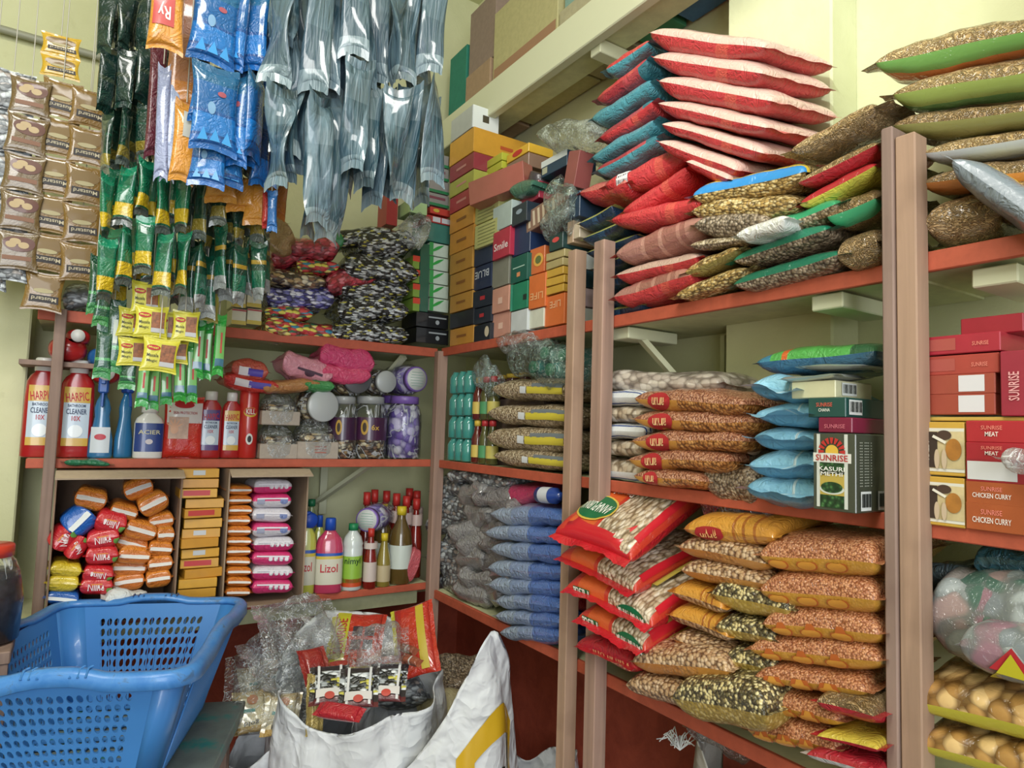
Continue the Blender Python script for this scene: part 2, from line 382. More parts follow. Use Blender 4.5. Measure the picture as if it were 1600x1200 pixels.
# pipe along the back wall, left
a = ony(0, 45, YW-.02); b = ony(240, 104, YW-.02)
tag(MB().tube([(-1.25, YW-.02, a.z), (a.x, YW-.02, a.z), (b.x, YW-.02, a.z), (1.25, YW-.02, a.z)], .011, 10).build('conduit_pipe', plain('#8f8f7c', .5), smooth=True), 'grey conduit pipe running level along the upper back wall, top left', 'pipe')

# ---------------------------------------------------------------- shelving
W1 = wood('#a88878'); W2 = wood('#ad8d76', .3); W3 = wood('#957c70'); CRM = plain('#c6c79c', .7, bump=.3, bs=30, var=.12, name='cream_board')
ORG = plain('#b4553c', .6, bump=.25, bs=40, var=.15, name='orange_edge_paint')
unitL = empty('wooden_shelf', Matrix.Translation((.5, YL, 0)), label='wooden wall shelf with orange edged boards along the back wall, left of the corner', cat='shelf')
unitR = empty('wooden_shelf', Matrix.Translation((XR, 1.2, 0)), label='wooden wall shelf with orange edged boards and paired posts along the right wall', cat='shelf')
def part(mb, name, m, unit, smooth=False):
    o = mb.build(name, m, None, smooth); o.parent = unit; o.matrix_parent_inverse = unit.matrix_world.inverted(); return o
def board_L(x0, x1, z, th=.022, back=YW, y0=YL, lip=.0):
    o = part(MB().box(x0, x1, y0+.006, back-.002, z-th, z-.0005, .001), 'shelf_board', CRM, unitL)
    e = part(MB().box(x0, x1, y0-.004, y0+.006, z-th-.004, z+.001, .0015), 'board_edge', ORG, unitL); e.parent = o; e.matrix_parent_inverse = Matrix(); return o
def board_R(y0, y1, z, th=.03, x0=XR):
    o = part(MB().box(x0+.006, XP-.001, y0, y1, z-th+.006, z-.0005, .001).box(XP-.001, XW-.002, .966 if y1 > .98 else y0, y1 if y1 > .98 else .714, z-th+.006, z-.0005), 'shelf_board', CRM, unitR)
    e = part(MB().box(x0-.004, x0+.006, y0, y1, z-th, z+.001, .0015), 'board_edge', ORG, unitR); e.parent = o; e.matrix_parent_inverse = Matrix(); return o
for z, th in ((ZT, .024), (ZM, .019), (ZB, .016)): board_L(-.10, .995, z, th)
def board_Rs(y0, y1, z, th):   # board cut around the pillar when it spans it
    x0 = XR
    mbx = MB().box(x0+.006, XP-.002, y0, y1, z-th+.006, z-.0005)
    if y1 > .97: mbx.box(XP-.002, XW-.002, max(y0, .967), y1, z-th+.006, z-.0005)
    if y0 < .71: mbx.box(XP-.002, XW-.002, y0, min(y1, .713), z-th+.006, z-.0005)
    o = part(mbx, 'shelf_board', CRM, unitR)
    e = part(MB().box(x0-.004, x0+.006, y0, y1, z-th, z+.001, .0015), 'board_edge', ORG, unitR); e.parent = o; e.matrix_parent_inverse = Matrix()
for z, th in ((ZT, .026), (ZM, .024), (ZBR, .026)):
    board_Rs(1.262, 1.975, z, th); board_Rs(.497, 1.262, z, th)
board_Rs(-.25, .497, ZT+.006, .028); board_Rs(-.25, .497, ZM+.003, .03); board_Rs(-.25, .497, ZBR, .026)
def post(unit, w, x0, x1, y0, y1, z0, z1, m): return part(MB().box(x0, x1, y0, y1, z0, z1, .002), w, m, unit)
post(unitL, 'post', -.064, -.040, YL-.03, YL-.005, 0, ZT+.0, W3)
post(unitL, 'post', .982, 1.018, YL-.036, YL-.005, 0, ZT-.01, W1)
za = onx(898, 392, XR-.03).z
post(unitR, 'post', XR-.040, XR-.005, 1.222, 1.252, 0, za, W2)
post(unitR, 'post', XR-.040, XR-.005, 1.120, 1.156, 0, onx(920, 384, XR-.03).z, W1)
post(unitR, 'post', XR-.044, XR-.005, .487, .504, 0, onx(1392, 203, XR-.03).z, W3)
post(unitR, 'post', XR-.040, XR-.005, .458, .486, 0, onx(1420, 212, XR-.03).z, W2)
# cross bearers under the boards and diagonal braces
CR2 = plain('#cfd0b0', .65, bump=.2, name='cream_bearer')
for y in (.60, 1.10, .36): part(MB().box(XR+.02, XP-.004, y, y+.055, ZT-.05, ZT-.024, .002), 'bearer', CR2, unitR)
def brace(p, q, unit, r=.012):
    p, q = Vector(p), Vector(q); d = (q-p); L = d.length; Mx = Matrix.Translation(p) @ d.to_track_quat('Z', 'Y').to_matrix().to_4x4()
    part(MB().box(-r, r, -.006, .006, 0, L, 0, 0, Mx), 'brace', CR2, unit)
brace((XW-.02, 1.04, ZT-.24), (XR+.06, 1.12, ZT-.03), unitR); brace((XW-.02, .53, ZM-.25), (XR+.05, .58, ZM-.03), unitR)
brace((XW-.02, 1.02, ZT-.26), (XW-.02, 1.02, ZT-.03), unitR)
brace((.84, YW-.02, ZT-.2), (.90, YL+.06, ZT-.03), unitL); brace((.70, YW-.02, ZM-.16), (.80, YL+.06, ZM-.02), unitL)
brace((.72, YW-.02, ZM-.20), (.72, YW-.02, ZM-.02), unitL)
part(MB().box(-.04, .98, YL+.05, YL+.066, ZB-.075, ZB-.018, .001), 'apron_board', CRM, unitL)
# small intermediate plank, far left
zs = ony(110, 566).z
part(MB().box(-.13, .10, YL+.0, YL+.14, zs-.012, zs), 'shelf_board', W3, unitL)
# high loft board with plank behind
zl0, zl1 = 2.425, 2.54; XB = 1.06
loft = empty('loft_shelf', Matrix.Translation((XR, 1.2, zl0)), label='high cream painted loft beam with plank above the right wall shelf', cat='shelf')
part(MB().box(XB, XB+.03, .2, 2.296, zl0, zl1, .003), 'front_board', CR2, loft)
part(MB().box(XB+.03, XP-.002, .2, 2.296, zl0+.02, zl0+.04), 'plank', CRM, loft)
for y in (.55, 1.3, 2.0): part(MB().box(XB+.03, XW-.002 if y > .97 or y < .7 else XP-.002, y, y+.04, zl0-.02, zl0+.018, .002), 'bearer', CR2, loft)

# ---------------------------------------------------------------- light
w = bpy.data.worlds.new('daylight'); bpy.context.scene.world = w; w.use_nodes = True
bg = w.node_tree.nodes['Background']; bg.inputs[0].default_value = (.80, .90, 1, 1); bg.inputs[1].default_value = 1.35
def area(name, loc, target, size, power, c, sy=None):
    l = bpy.data.lights.new(name, 'AREA'); l.energy = power; l.color = c; l.size = size; l.shape = 'RECTANGLE'; l.size_y = sy or size
    o = bpy.data.objects.new(name, l); C.objects.link(o); o.location = loc; o.rotation_euler = (Vector(target)-Vector(loc)).to_track_quat('-Z', 'Y').to_euler(); return o
area('doorway_daylight', (-.9, -1.9, 1.7), (.7, 1.7, 1.3), 1.6, 75, (.95, .98, 1), 2.0)
area('added_left_fill', (-.7, .1, 2.7), (.35, 2.0, .95), .5, 13, (1, .985, .95))  # added fill without a known source, brightens the left shelf
area('added_glint_light', (-.1, .3, 3.05), (.5, 1.4, .6), 1.3, 22, (1, .98, .92), .2)  # added unseen light overhead, gives the plastic film its glints
l = bpy.data.lights.new('ventilator_sunlight', 'SPOT'); l.energy = 165; l.color = (.82, .93, 1); l.spot_size = math.radians(21); l.spot_blend = .5; l.shadow_soft_size = .06
o = bpy.data.objects.new('ventilator_sunlight', l); C.objects.link(o); o.location = (-.75, -.3, 2.85); o.rotation_euler = (Vector((1.1, .80, 2.16))-o.location).to_track_quat('-Z', 'Y').to_euler()
sc = bpy.context.scene
sc.view_settings.view_transform = 'Standard'; sc.view_settings.look = 'None'; sc.view_settings.exposure = 0.0; sc.view_settings.gamma = 1
sc.cycles.use_denoising = True; sc.cycles.max_bounces = 8; sc.cycles.transparent_max_bounces = 12
sc.cycles.sample_clamp_indirect = 6.0; sc.cycles.caustics_reflective = False; sc.cycles.caustics_refractive = False
# ---------------------------------------------------------------- things on shelves
_seed = [0]
def mpp(P): return (Vector((P[0], P[1], P[2]-CAMZ)).dot(_fw))/F     # metres per photo pixel at a point
def bag(W, a, b, t, D, label, mt, mb=None, mf=None, off=-.02, pitch=0, cat='packet', group=None, name='food_packet', offb=None, twist=0, **k):
    A, B = W.at(a[0], a[1], off), W.at(b[0], b[1], off if offb is None else offb)
    X = (B-A); L = X.length; X.normalize(); Y0 = W.inw(1.0); Y0 = (Y0 - X*Y0.dot(X)).normalized(); Z = X.cross(Y0)
    if pitch: R = Matrix.Rotation(pitch, 3, X); Y0 = R @ Y0; Z = R @ Z
    if twist: R = Matrix.Rotation(twist, 3, Z); X = R @ X; Y0 = R @ Y0
    mid = (A+B)/2; H = t*mpp(mid); c = mid + Y0*D/2
    M = Matrix(((X.x, Y0.x, Z.x, c.x), (X.y, Y0.y, Z.y, c.y), (X.z, Y0.z, Z.z, c.z), (0, 0, 0, 1)))
    _seed[0] += 1; q_ = rnd.uniform(-.05, .05); M = M @ Matrix.Rotation(q_, 4, 'Z')
    o, S = pillow(name, L, D, H, mt, mb, mf, None, M, seed=_seed[0], **k)
    tag(o, label, cat, group)
    def sf(u0, v0, side=-1, o_=.0022):
        if v0 > -.6: return lambda x, y: S(u0+2*x/L, v0+2*y/D, side, o_)
        zc = side*H*1.3*(.93+v0) if side < 0 else H*.15
        def g(x, y):        # on the front edge: find the depth at which the skin reaches height zc+y
            u = max(-.97, min(.97, u0+2*x/L)); z = max(-.46*H, min(.46*H, zc+y)); base = S(u, -1, 1).z; sd = 1 if z > 0 else -1
            a, b = -1.0, -.1
            for _ in range(9):
                m = (a+b)/2
                if abs(S(u, m, sd).z-base) < abs(z): a = m
                else: b = m
            q = S(u, b, sd); q.y -= o_*.9; q.z += sd*o_*.3; return q
        return g
    return o, sf, L, D, H
def sticker(o, sf, u, v, w, h, m, side=-1, ell=False, off=.0018): return patch(o, 'printed_label', w, h, m, sf(u, v, side, off), ell)
def carton(W, x0, y0, x1, y1, D, label, c, texts=(), off=0, cat='box', group=None, name='carton', yaw=0, side=(), roll=0, coat=.25, stripe=(), wrap=False, z0=None, mat=None, top=None):
    P, w, h = W.rect(x0, y0, x1, y1, off)
    if z0 is not None: h = (P.z+h/2)-z0; P.z = z0+h/2
    M = TM(P+W.inw(D/2), W.rz+yaw, roll)
    m = mat or plain(c, .45, 0, coat, .04, 25, .08)
    e = .0012
    o = MB().box(-w/2+e/2, w/2-e/2, -D/2, D/2, -h/2, h/2-e, e).build(name, [m], None, False, M); tag(o, label, cat, group)
    for s_i, s in enumerate(stripe):     # (x0,z0,x1,z1,colour[,face]) in relative units of the front
        (a, b, cc, d, colr) = s[:5]; F_ = s[5] if len(s) > 5 else 'f'
        ww = w if F_ == 'f' else D
        f = (lambda x, y, A=a, B=b, C_=cc, D_=d, E_=.0005+.0001*s_i: (x+((A+C_)/2-.5)*w, -D/2-E_, y+((B+D_)/2-.5)*h)) if F_ == 'f' else (lambda x, y, A=a, B=b, C_=cc, D_=d: (w/2-e/2+.0005, x+((A+C_)/2-.5)*D, y+((B+D_)/2-.5)*h))
        patch(o, 'printed_panel', (cc-a)*ww, (d-b)*h, colr if not isinstance(colr, str) else plain(colr, .45, 0, coat), f, n=1)
    for (s, rx, rz, rw, rh, tc, *r) in texts:
        words(o, s, rw*w, rh*h, tc, lambda x, y: (x+(rx-.5)*w, -D/2-.0011, y+(rz-.5)*h), r[0] if r else 0)
    for (s, rx, rz, rw, rh, tc, *r) in side:
        words(o, s, rw*D, rh*h, tc, lambda x, y: (w/2+.0008, x+(rx-.5)*D, y+(rz-.5)*h), r[0] if r else 0)
    return o, (P, w, h, D)
ORD = ['bottom', 'second from the bottom', 'third from the bottom', 'fourth from the bottom', 'fifth from the bottom', 'sixth from the bottom', 'seventh from the bottom', 'eighth from the bottom', 'ninth from the bottom', 'tenth from the bottom', 'eleventh from the bottom', 'twelfth from the bottom']
NTH = ['first', 'second', 'third', 'fourth', 'fifth', 'sixth', 'seventh', 'eighth', 'ninth', 'tenth', 'eleventh', 'twelfth', 'thirteenth', 'fourteenth', 'fifteenth', 'sixteenth', 'seventeenth', 'eighteenth', 'nineteenth', 'twentieth', 'twenty-first', 'twenty-second', 'twenty-third', 'twenty-fourth', 'twenty-fifth', 'twenty-sixth', 'twenty-seventh', 'twenty-eighth']
def tops(n): return ['topmost'] + [x + ' from the top' for x in NTH[1:n]]
# ================================================================ right wall, upper shelf: red and blue snack packs, noodle packs
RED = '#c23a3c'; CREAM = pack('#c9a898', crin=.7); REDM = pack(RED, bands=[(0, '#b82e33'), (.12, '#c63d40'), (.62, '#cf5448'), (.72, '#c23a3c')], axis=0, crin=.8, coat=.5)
PINKM = pack('#b9877a', crin=.7)
REDB = pack(None, None, bands=[(0, '#9e3038'), (.5, '#b4444a'), (.82, '#3b6f78')], axis=0, crin=.8)
TEAL = pack('#4d8f9a', crin=.9); DKBL = pack('#1f3a55', bands=[(0, '#1c3550'), (.35, '#27496a'), (.5, '#1a3049')], axis=0, crin=.9, coat=.7)
OLIVE = pack('#a9a95c', crin=.5); BROWNW = pack('#b07c6c', bands=[(0, '#a8746a'), (.3, '#b98677'), (.34, '#9a6458'), (.5, '#b98677'), (.54, '#9a6458'), (.7, '#b47f70'), (.74, '#9a6458'), (.8, '#b47f70')], axis=0, crin=.5)
rp = [((1014, 52), (1196, 76), 42), ((1018, 90), (1194, 116), 41), ((1030, 126), (1202, 158), 42), ((1026, 162), (1202, 202), 33), ((1034, 194), (1190, 238), 30), ((1028, 222), (1150, 266), 32), ((1072, 254), (1140, 280), 26)]
for i, (a, b, t) in enumerate(rp):
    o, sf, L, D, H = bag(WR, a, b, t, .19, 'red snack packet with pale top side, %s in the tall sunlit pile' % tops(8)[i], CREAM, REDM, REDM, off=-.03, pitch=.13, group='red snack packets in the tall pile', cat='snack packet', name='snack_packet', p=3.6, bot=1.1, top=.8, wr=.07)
ts = [((946, 108), (1012, 66), 30, REDM, TEAL, 'red backed packet with long flap'), ((932, 152), (1014, 92), 34, REDM, REDB, 'red packet with teal corner'), ((924, 186), (1016, 128), 34, TEAL, TEAL, 'teal blue packet'), ((936, 214), (1022, 160), 30, REDB, REDM, 'red packet over a teal one'),
      ((924, 244), (1024, 190), 30, TEAL, TEAL, 'pale blue packet with ragged edge'), ((932, 266), (1026, 214), 30, REDB, TEAL, 'dusky red packet'), ((945, 292), (1068, 236), 42, REDM, REDM, 'red packet with white barcode'), ((905, 300), (980, 286), 34, pack('#c2685e'), REDM, 'orange red packet leaning at the left'),
      ((972, 330), (1074, 262), 34, REDM, REDM, 'crumpled red packet below the barcode packet')]
for i, (a, b, t, m1, m2, d) in enumerate(ts):
    o, sf, L, D, H = bag(WR, a, b, t, .20, d + ', left side of the red pile', m1, m2, m2, off=.0, group='packets left of the red pile', cat='snack packet', name='snack_packet', fin=.02, wr=.12)
    if i == 6:
        q = sticker(o, sf, -.55, -.85, .035, H*.8, ink('#d8d4d0'), -1)
        for k in range(7): patch(o, 'barcode_bar', .0016+.0008*(k % 3), H*.55, ink('#47363c'), sf(-.55-.30*(k/7-.43), -.85, -1, .0026), n=2)
ts = [((955, 344), (1092, 318), 36, REDM, REDM, 'red packet with barcode flap'), ((962, 398), (1092, 344), 44, BROWNW, BROWNW, 'red edged packet showing brown wafer print'), ((962, 430), (1086, 402), 34, CREAM, REDM, 'wide red packet with pale top'), ((958, 464), (1080, 430), 46, BROWNW, REDM, 'lowest packet, brown print over red')]
for i, (a, b, t, m1, m2, d) in enumerate(ts):
    bag(WR, a, b, t, .20, d + ', beside the dark blue packets', m1, m2, REDM, off=-.03, group='packets beside the blue ones', cat='snack packet', name='snack_packet', fin=.018, wr=.1)
bl = [((904, 350), (952, 322), 28), ((910, 372), (980, 344), 26), ((916, 396), (990, 366), 26), ((924, 420), (985, 396), 26), ((930, 446), (1000, 422), 28), ((930, 472), (1000, 450), 26), ((932, 489), (1004, 476), 28)]
for i, (a, b, t) in enumerate(bl):
    bag(WR, a, b, t, .20, 'dark blue olive edged packet, %s behind the middle post' % tops(8)[i], OLIVE, DKBL, OLIVE, off=.0, group='dark blue snack packets', cat='snack packet', name='snack_packet', wr=.09, top=.5, bot=1.3)
def fm(food, edge, lo=.0, ec='#3f8f5a', e2=None):
    if edge < .01: return pack('#c9b080', food, coat=.8, crin=.8)
    # clear bag with printed long edge (v side)
    st = [(0, ec)] + ([(.06, e2)] if e2 else []) + [(.16, '#c9b080')]
    return pack('#c9b080', food, bands=st, axis=1, mask=[(0, 0.0), (edge, 1.0)], maxis=1, coat=.8, crin=.8)
NB = fm('noodlebrown', .001); NY = fm('noodle', .001); SY = fm('soya', .001); OAT = fm('oat', .001); CE = fm('cereal', .001)
rt = [((1082, 306), (1252, 268), 46, fm('cereal', .12, ec='#2f86c4', e2='#e0c040'), CE, 'clear cereal packet with blue and yellow printed edge, top of the middle pile'),
      ((1080, 330), (1246, 318), 42, CE, CE, 'clear cereal packet with blue corner under the blue edged one'),
      ((1084, 352), (1196, 352), 46, SY, SY, 'short clear packet of brown flakes with folded white ends'),
      ((1078, 384), (1172, 372), 22, pack('#c8ccc8', 'oat'), SY, 'flat clear packet under the brown flakes'),
      ((1070, 425), (1150, 392), 30, CE, pack('#8a7a40'), 'yellow cereal packet with olive underside'),
      ((1056, 463), (1160, 424), 30, CE, CE, 'lowest yellow cereal packet resting on the orange board'),
      ((1160, 372), (1310, 318), 40, fm('oat', .14, ec='#2f9a6a'), OAT, 'pale oat packet with green top edge'),
      ((1146, 406), (1296, 358), 36, fm('soya', .12, ec='#1e7a5c'), SY, 'brown soya packet with green and yellow band'),
      ((1146, 444), (1312, 398), 38, fm('soya', .10, ec='#176b50'), SY, 'lowest brown soya packet with green edge on the orange board'),
      ((1306, 402), (1368, 378), 62, NB, NB, 'bulging packet of curly brown noodles beside the right post'),
      ((1292, 338), (1368, 310), 50, NB, fm('noodlebrown', .1, ec='#3fa070'), 'packet of brown noodles with folded clear end, above the bulging one'),
      ((1250, 320), (1368, 258), 34, fm('noodle', .1, ec='#b02a30'), pack('#c8c04a'), 'noodle packet with yellow underside'),
      ((1246, 288), (1368, 226), 34, NY, pack('#b02a34'), 'noodle packet with a red lower edge'),
      ((1236, 236), (1366, 168), 42, NY, NB, 'topmost noodle packet of the slope beside the right post')]
for a, b, t, m1, m2, d in rt:
    bag(WR, a, b, t, .18 if a[0] < 1200 else .19, d, m1, m2, m1, off=-.035, pitch=.12, group='pasta and cereal packets on the upper shelf', cat='food packet', wr=.09, fin=.02, finax='x')
for P0, P1, P2, P3, lab in (((1150, 358), (1215, 348), (1232, 342), (1178, 382), 'crumpled white film flap of a packet, over the cereal packets'),):
    a, b = WR.at(1152, 362, -.06), WR.at(1222, 344, -.06); bag(WR, (1150, 368), (1226, 340), 24, .10, 'small sunlit white packet lying across the cereal packets', pack('#e8e8e2', crin=1.), off=-.07, cat='food packet', wr=.2, group=None)
rt = [((1366, 100), (1660, 34), 66, NY, fm('noodle', .2, ec='#6fa050', e2='#c9743a'), 'large noodle packet with orange and green underside, topmost beyond the right post'),
      ((1394, 148), (1660, 100), 62, NY, fm('noodle', .2, ec='#8fa050', e2='#5c8c50'), 'large noodle packet, second from the top beyond the right post'),
      ((1396, 196), (1660, 168), 50, NB, fm('noodlebrown', .15, ec='#8c8a50'), 'large noodle packet, third from the top beyond the right post'),
      ((1442, 240), (1660, 208), 42, NY, fm('noodle', .2, ec='#b8bcc0'), 'noodle packet with silver underside, fourth from the top beyond the right post'),
      ((1440, 286), (1660, 262), 50, NB, fm('noodlebrown', .14, ec='#c07a40'), 'noodle packet, fifth from the top beyond the right post'),
      ((1440, 348), (1556, 332), 84, NB, NB, 'fat round noodle packet on the orange board beyond the right post'),
      ((1540, 316), (1700, 290), 90, NB, NB, 'noodle packet behind the grey and yellow banded one')]
for a, b, t, m1, m2, d in rt:
    bag(WR, a, b, t, .20, d, m1, m2, m1, off=-.01, pitch=.1, group='noodle packets beyond the right post', cat='noodle packet', name='noodle_packet', wr=.09, fin=.02, nu=28)
bag(WR, (1488, 250), (1660, 372), 46, .13, 'noodle packet sliding down at a slant, with grey and yellow printed band', pack('#7c8690', 'noodlebrown', bands=[(0, '#7c8690'), (.25, '#c9c04c'), (.5, '#c9c04c')], axis=1, mask=[(0, 0.0), (.55, 1.0)]), pack('#b9b24a', bands=[(0, '#7c8690'), (.4, '#c2ba48')], axis=1), off=-.06, cat='noodle packet', name='noodle_packet', fin=.02)

# ================================================================ right wall, middle shelf
DISC = pack('#cfc4b6', 'disc'); SHELL = pack('#cfc4b6', 'shell'); STRIPE = pack('#dfe3e6', 'disc', bands=[(0, '#dfe3e6'), (.03, '#2b4f9a'), (.05, '#e4e8ea'), (.09, '#2b4f9a'), (.11, '#dfe3e6')], axis=1, mask=[(0, 0.0), (.14, 1.0)])
bag(WR, (934, 596), (1116, 600), 44, .22, 'wide clear bag of round white chips on top of the striped bags', DISC, DISC, off=.02, cat='snack bag', name='snack_bag')
for i, (y, t, m) in enumerate([(620, 28, STRIPE), (646, 27, SHELL), (672, 28, STRIPE), (700, 28, SHELL), (732, 36, SHELL)]):
    bag(WR, (930, y), (1004, y+(2 if i < 4 else 8)), t, .21, 'clear bag of white shell snacks, %s, right of the middle post' % tops(6)[i], m, STRIPE if i % 2 == 0 else SHELL, off=-.005, group='white snack bags behind the post', cat='snack bag', name='snack_bag', nu=16)
AMB = pack('#c98a3c', 'pink'); AMBB = pack('#c58a3e', 'chana', bands=[(0, '#cf9440'), (.35, '#c58838')], axis=0, mask=[(0, 0.0), (.42, 1.0)], maxis=0)
for i, (a, b, t) in enumerate([((990, 622), (1166, 634), 40), ((990, 656), (1172, 660), 38), ((988, 688), (1158, 690), 38), ((982, 718), (1136, 722), 38), ((990, 744), (1092, 752), 30)]):
    o, sf, L, D, H = bag(WR, a, b, t, .19, 'amber pulse bag with red oval mark, %s on the middle shelf' % tops(6)[i], AMB, AMBB, off=-.045, group='amber pulse bags on the middle shelf', cat='food bag', name='pulse_bag')
    sticker(o, sf, -.50, -.88, L*.22, H*.72, ink('#a8282c'), -1, True); words(o, 'arun', L*.12, H*.26, '#e8c088', sf(-.50, -.88, -1, .004), PI)
bag(WR, (1096, 750), (1180, 762), 60, .15, 'clear bag of dried brown dates beside the amber bags', pack('#6a4a40', 'soya', crin=1.), off=-.02, cat='food bag', name='dried_fruit_bag', wr=.15)
bag(WR, (1128, 712), (1192, 738), 62, .10, 'dark grey crumpled cloth pouch behind the pale blue packets', pack('#5c5650', crin=1.2, coat=.1, rough=.7), off=.02, cat='pouch', name='cloth_pouch', wr=.2)
P = WR.at(1168, 690, .03)
tag(MB().lathe([(-.03, .012), (-.03, .018), (.0, .02), (.03, .023), (.035, .02)], 20).build('paper_roll', plain('#a8917e', .7), None, True, TM(P, PI/2-.5, 1.35)), 'rolled tan paper tube lying above the dark cloth pouch', 'paper roll')
LB = pack('#86bcd6', bands=[(0, '#7ab2ce'), (.08, '#8cc2da'), (.62, '#d2e2e4'), (.66, '#8cc2da')], axis=0, crin=.7, coat=.8); LBD = pack('#5f96b4', crin=.6)
for i, (a, b, t) in enumerate([((1172, 606), (1262, 610), 42), ((1180, 648), (1278, 650), 38), ((1178, 684), (1276, 688), 38), ((1168, 724), (1274, 730), 46), ((1164, 766), (1272, 774), 48)]):
    bag(WR, a, b, t, .19, 'pale blue packet, %s of the stack left of the leafy green carton' % tops(6)[i], LB, LBD, LB, off=-.05, group='pale blue packets', cat='food packet', finax='y', fin=.03, ear=.1, wr=.12)
bag(WR, (1182, 566), (1368, 548), 46, .20, 'large green seasoning packet lying across the top of the pale blue stack', pack('#4c9a4e', bands=[(0, '#3f7f9a'), (.12, '#4fa04a'), (.22, '#c8602c'), (.27, '#4fa04a'), (.8, '#2c5a38')], axis=0), pack('#3a6a8a'), off=-.02, cat='food packet')
for i, (a, b, d) in enumerate([((1218, 592), (1300, 586), 'left'), ((1250, 572), (1350, 570), 'right')]):
    bag(WR, a, b, 9, .10, 'small flat silver sachet on the cream carton, the %s one' % d, plain('#b8bcb6', .3, .6, .3, .6, 40), off=-.07+.03*i, cat='sachet', name='silver_sachet', wr=.3, nu=12, nv=8)
def bars(o, w, h, D, rx, rz, rw, rh, face='s', n=9):
    fr = (lambda x, y: (w/2+.0009, x, y)) if face == 's' else (lambda x, y: (x, -D/2-.0013, y))
    S_ = D if face == 's' else w
    patch(o, 'barcode', rw*S_, rh*h, ink('#cfd2cf'), lambda x, y: fr(x+(rx-.5)*S_, y+(rz-.5)*h), n=1)
    m = MB(); 
    for k in range(n):
        x = (rx-.5)*S_ + rw*S_*(-.40+.8*k/(n-1)); q = .0006+.0005*((k*7) % 3)
        v = [fr(x-q, (rz-.5-rh*.32)*h), fr(x+q, (rz-.5-rh*.32)*h), fr(x+q, (rz-.5+rh*.38)*h), fr(x-q, (rz-.5+rh*.38)*h)]
        off = .0005 if face == 's' else -.0005
        v = [(p[0]+off, p[1], p[2]) if face == 's' else (p[0], p[1]+off, p[2]) for p in v]
        b = len(m.v); m.v += v; m.f.append((b, b+1, b+2, b+3)); m.m.append(0)
    m.build('barcode_bars', ink('#2c302e'), o)
o, (P, w, h, D) = carton(WR, 1236, 594, 1306, 622, .10, 'long cream carton with barcode, topmost of the cartons against the right post', '#c9c6a0', off=-.06); bars(o, w, h, D, .35, .5, .4, .7)
o, (P, w, h, D) = carton(WR, 1262, 620, 1322, 652, .11, 'dark green masala carton with barcode under the cream carton', '#1f4a44', [('SUNRISE', .45, .62, .42, .2, '#c85a48'), ('CHANA', .45, .36, .3, .16, '#d8dcd0')], off=-.06, z0=None); bars(o, w, h, D, .22, .5, .32, .72)
o, (P, w, h, D) = carton(WR, 1278, 651, 1332, 676, .10, 'dark magenta masala carton on top of the leafy green carton', '#7c1c3a', [('SUNRISE', .5, .4, .6, .25, '#c86a78')], off=-.06)
GR = plain('#44483c', .35, 0, .7, .2, 20, .12)
lf = NT('leaf_print'); setp(lf.b, .4, 0, .6); fc = lf.add('TexVoronoi', Scale=160.0); lf.ln(lf.add('TexCoord').outputs['Object'], fc.inputs['Vector']); lf.ln(lf.ramp(fc.outputs['Distance'], [(.1, '#4a7a44'), (.45, '#1f4426'), (.8, '#122c18')]), lf.b.inputs['Base Color'])
o, (P, w, h, D) = carton(WR, 1270, 676, 1338, 808, .085, 'tall dark green carton of dried fenugreek leaves standing against the right post', '#44483c', mat=GR, off=-.07, stripe=[(.10, .04, .18, .98, '#c9ccc4'), (.74, .04, .82, .98, '#c9ccc4'), (.18, .20, .74, .47, '#b8a04a'), (.18, .04, .74, .20, lf.m), (.02, .615, .90, .735, '#d6d4cc')], z0=ZM+.001)
fr = lambda cx, cz: (lambda x, y: (x+(cx-.5)*w, -D/2-.0012, y+(cz-.5)*h))
patch(o, 'leaf_bowl', w*.56, h*.13, plain('#c9cfc4', .4), fr(.46, .275), True); patch(o, 'leaf_heap', w*.50, h*.14, lf.m, lambda x, y: (x+(.46-.5)*w, -D/2-.0016, y+(.30-.5)*h), True)
patch(o, 'leaf_strip', w*.56, h*.10, lf.m, fr(.46, .56), n=1)
sm = MB()
for k in range(9):
    a = PI*k/8; x, y = math.cos(a), math.sin(a)
    b = len(sm.v)
    for r0, s_ in ((.012, -.10), (.021, -.14), (.021, .14), (.012, .10)):
        aa = a+s_; sm.v.append((r0*math.cos(aa)+(.46-.5)*w, -D/2-.0016, r0*math.sin(aa)+(.755-.5)*h))
    sm.f.append((b, b+1, b+2, b+3)); sm.m.append(0)
sm.build('sun_rays', ink('#b8322c'), o)
dm = patch(o, 'sun_disc', .02, .02, ink('#d8b040'), lambda x, y: (x+(.46-.5)*w, -D/2-.0008, y+(.755-.5)*h), True)
for s, cz, ww, hh, cc in (('SUNRISE', .675, .74, .080, '#b0282a'), ('KASURI', .535, .60, .055, '#e4e4dc'), ('METHI', .470, .50, .050, '#e4e4dc')): words(o, s, w*ww, h*hh, cc, lambda x, y: (x+(.46-.5)*w, -D/2-.0019, y+(cz-.5)*h))
bars(o, w, h, D, .28, .15, .32, .24); bars(o, w, h, D, .80, .15, .28, .24)
for r in range(16): words(o, 'mmnm nmmn' if False else '-- --- -', D*.38, .0016, '#8c8f82', lambda x, y: (w/2+.0009, x-D*.22, y+h*(.38-.036*r)))
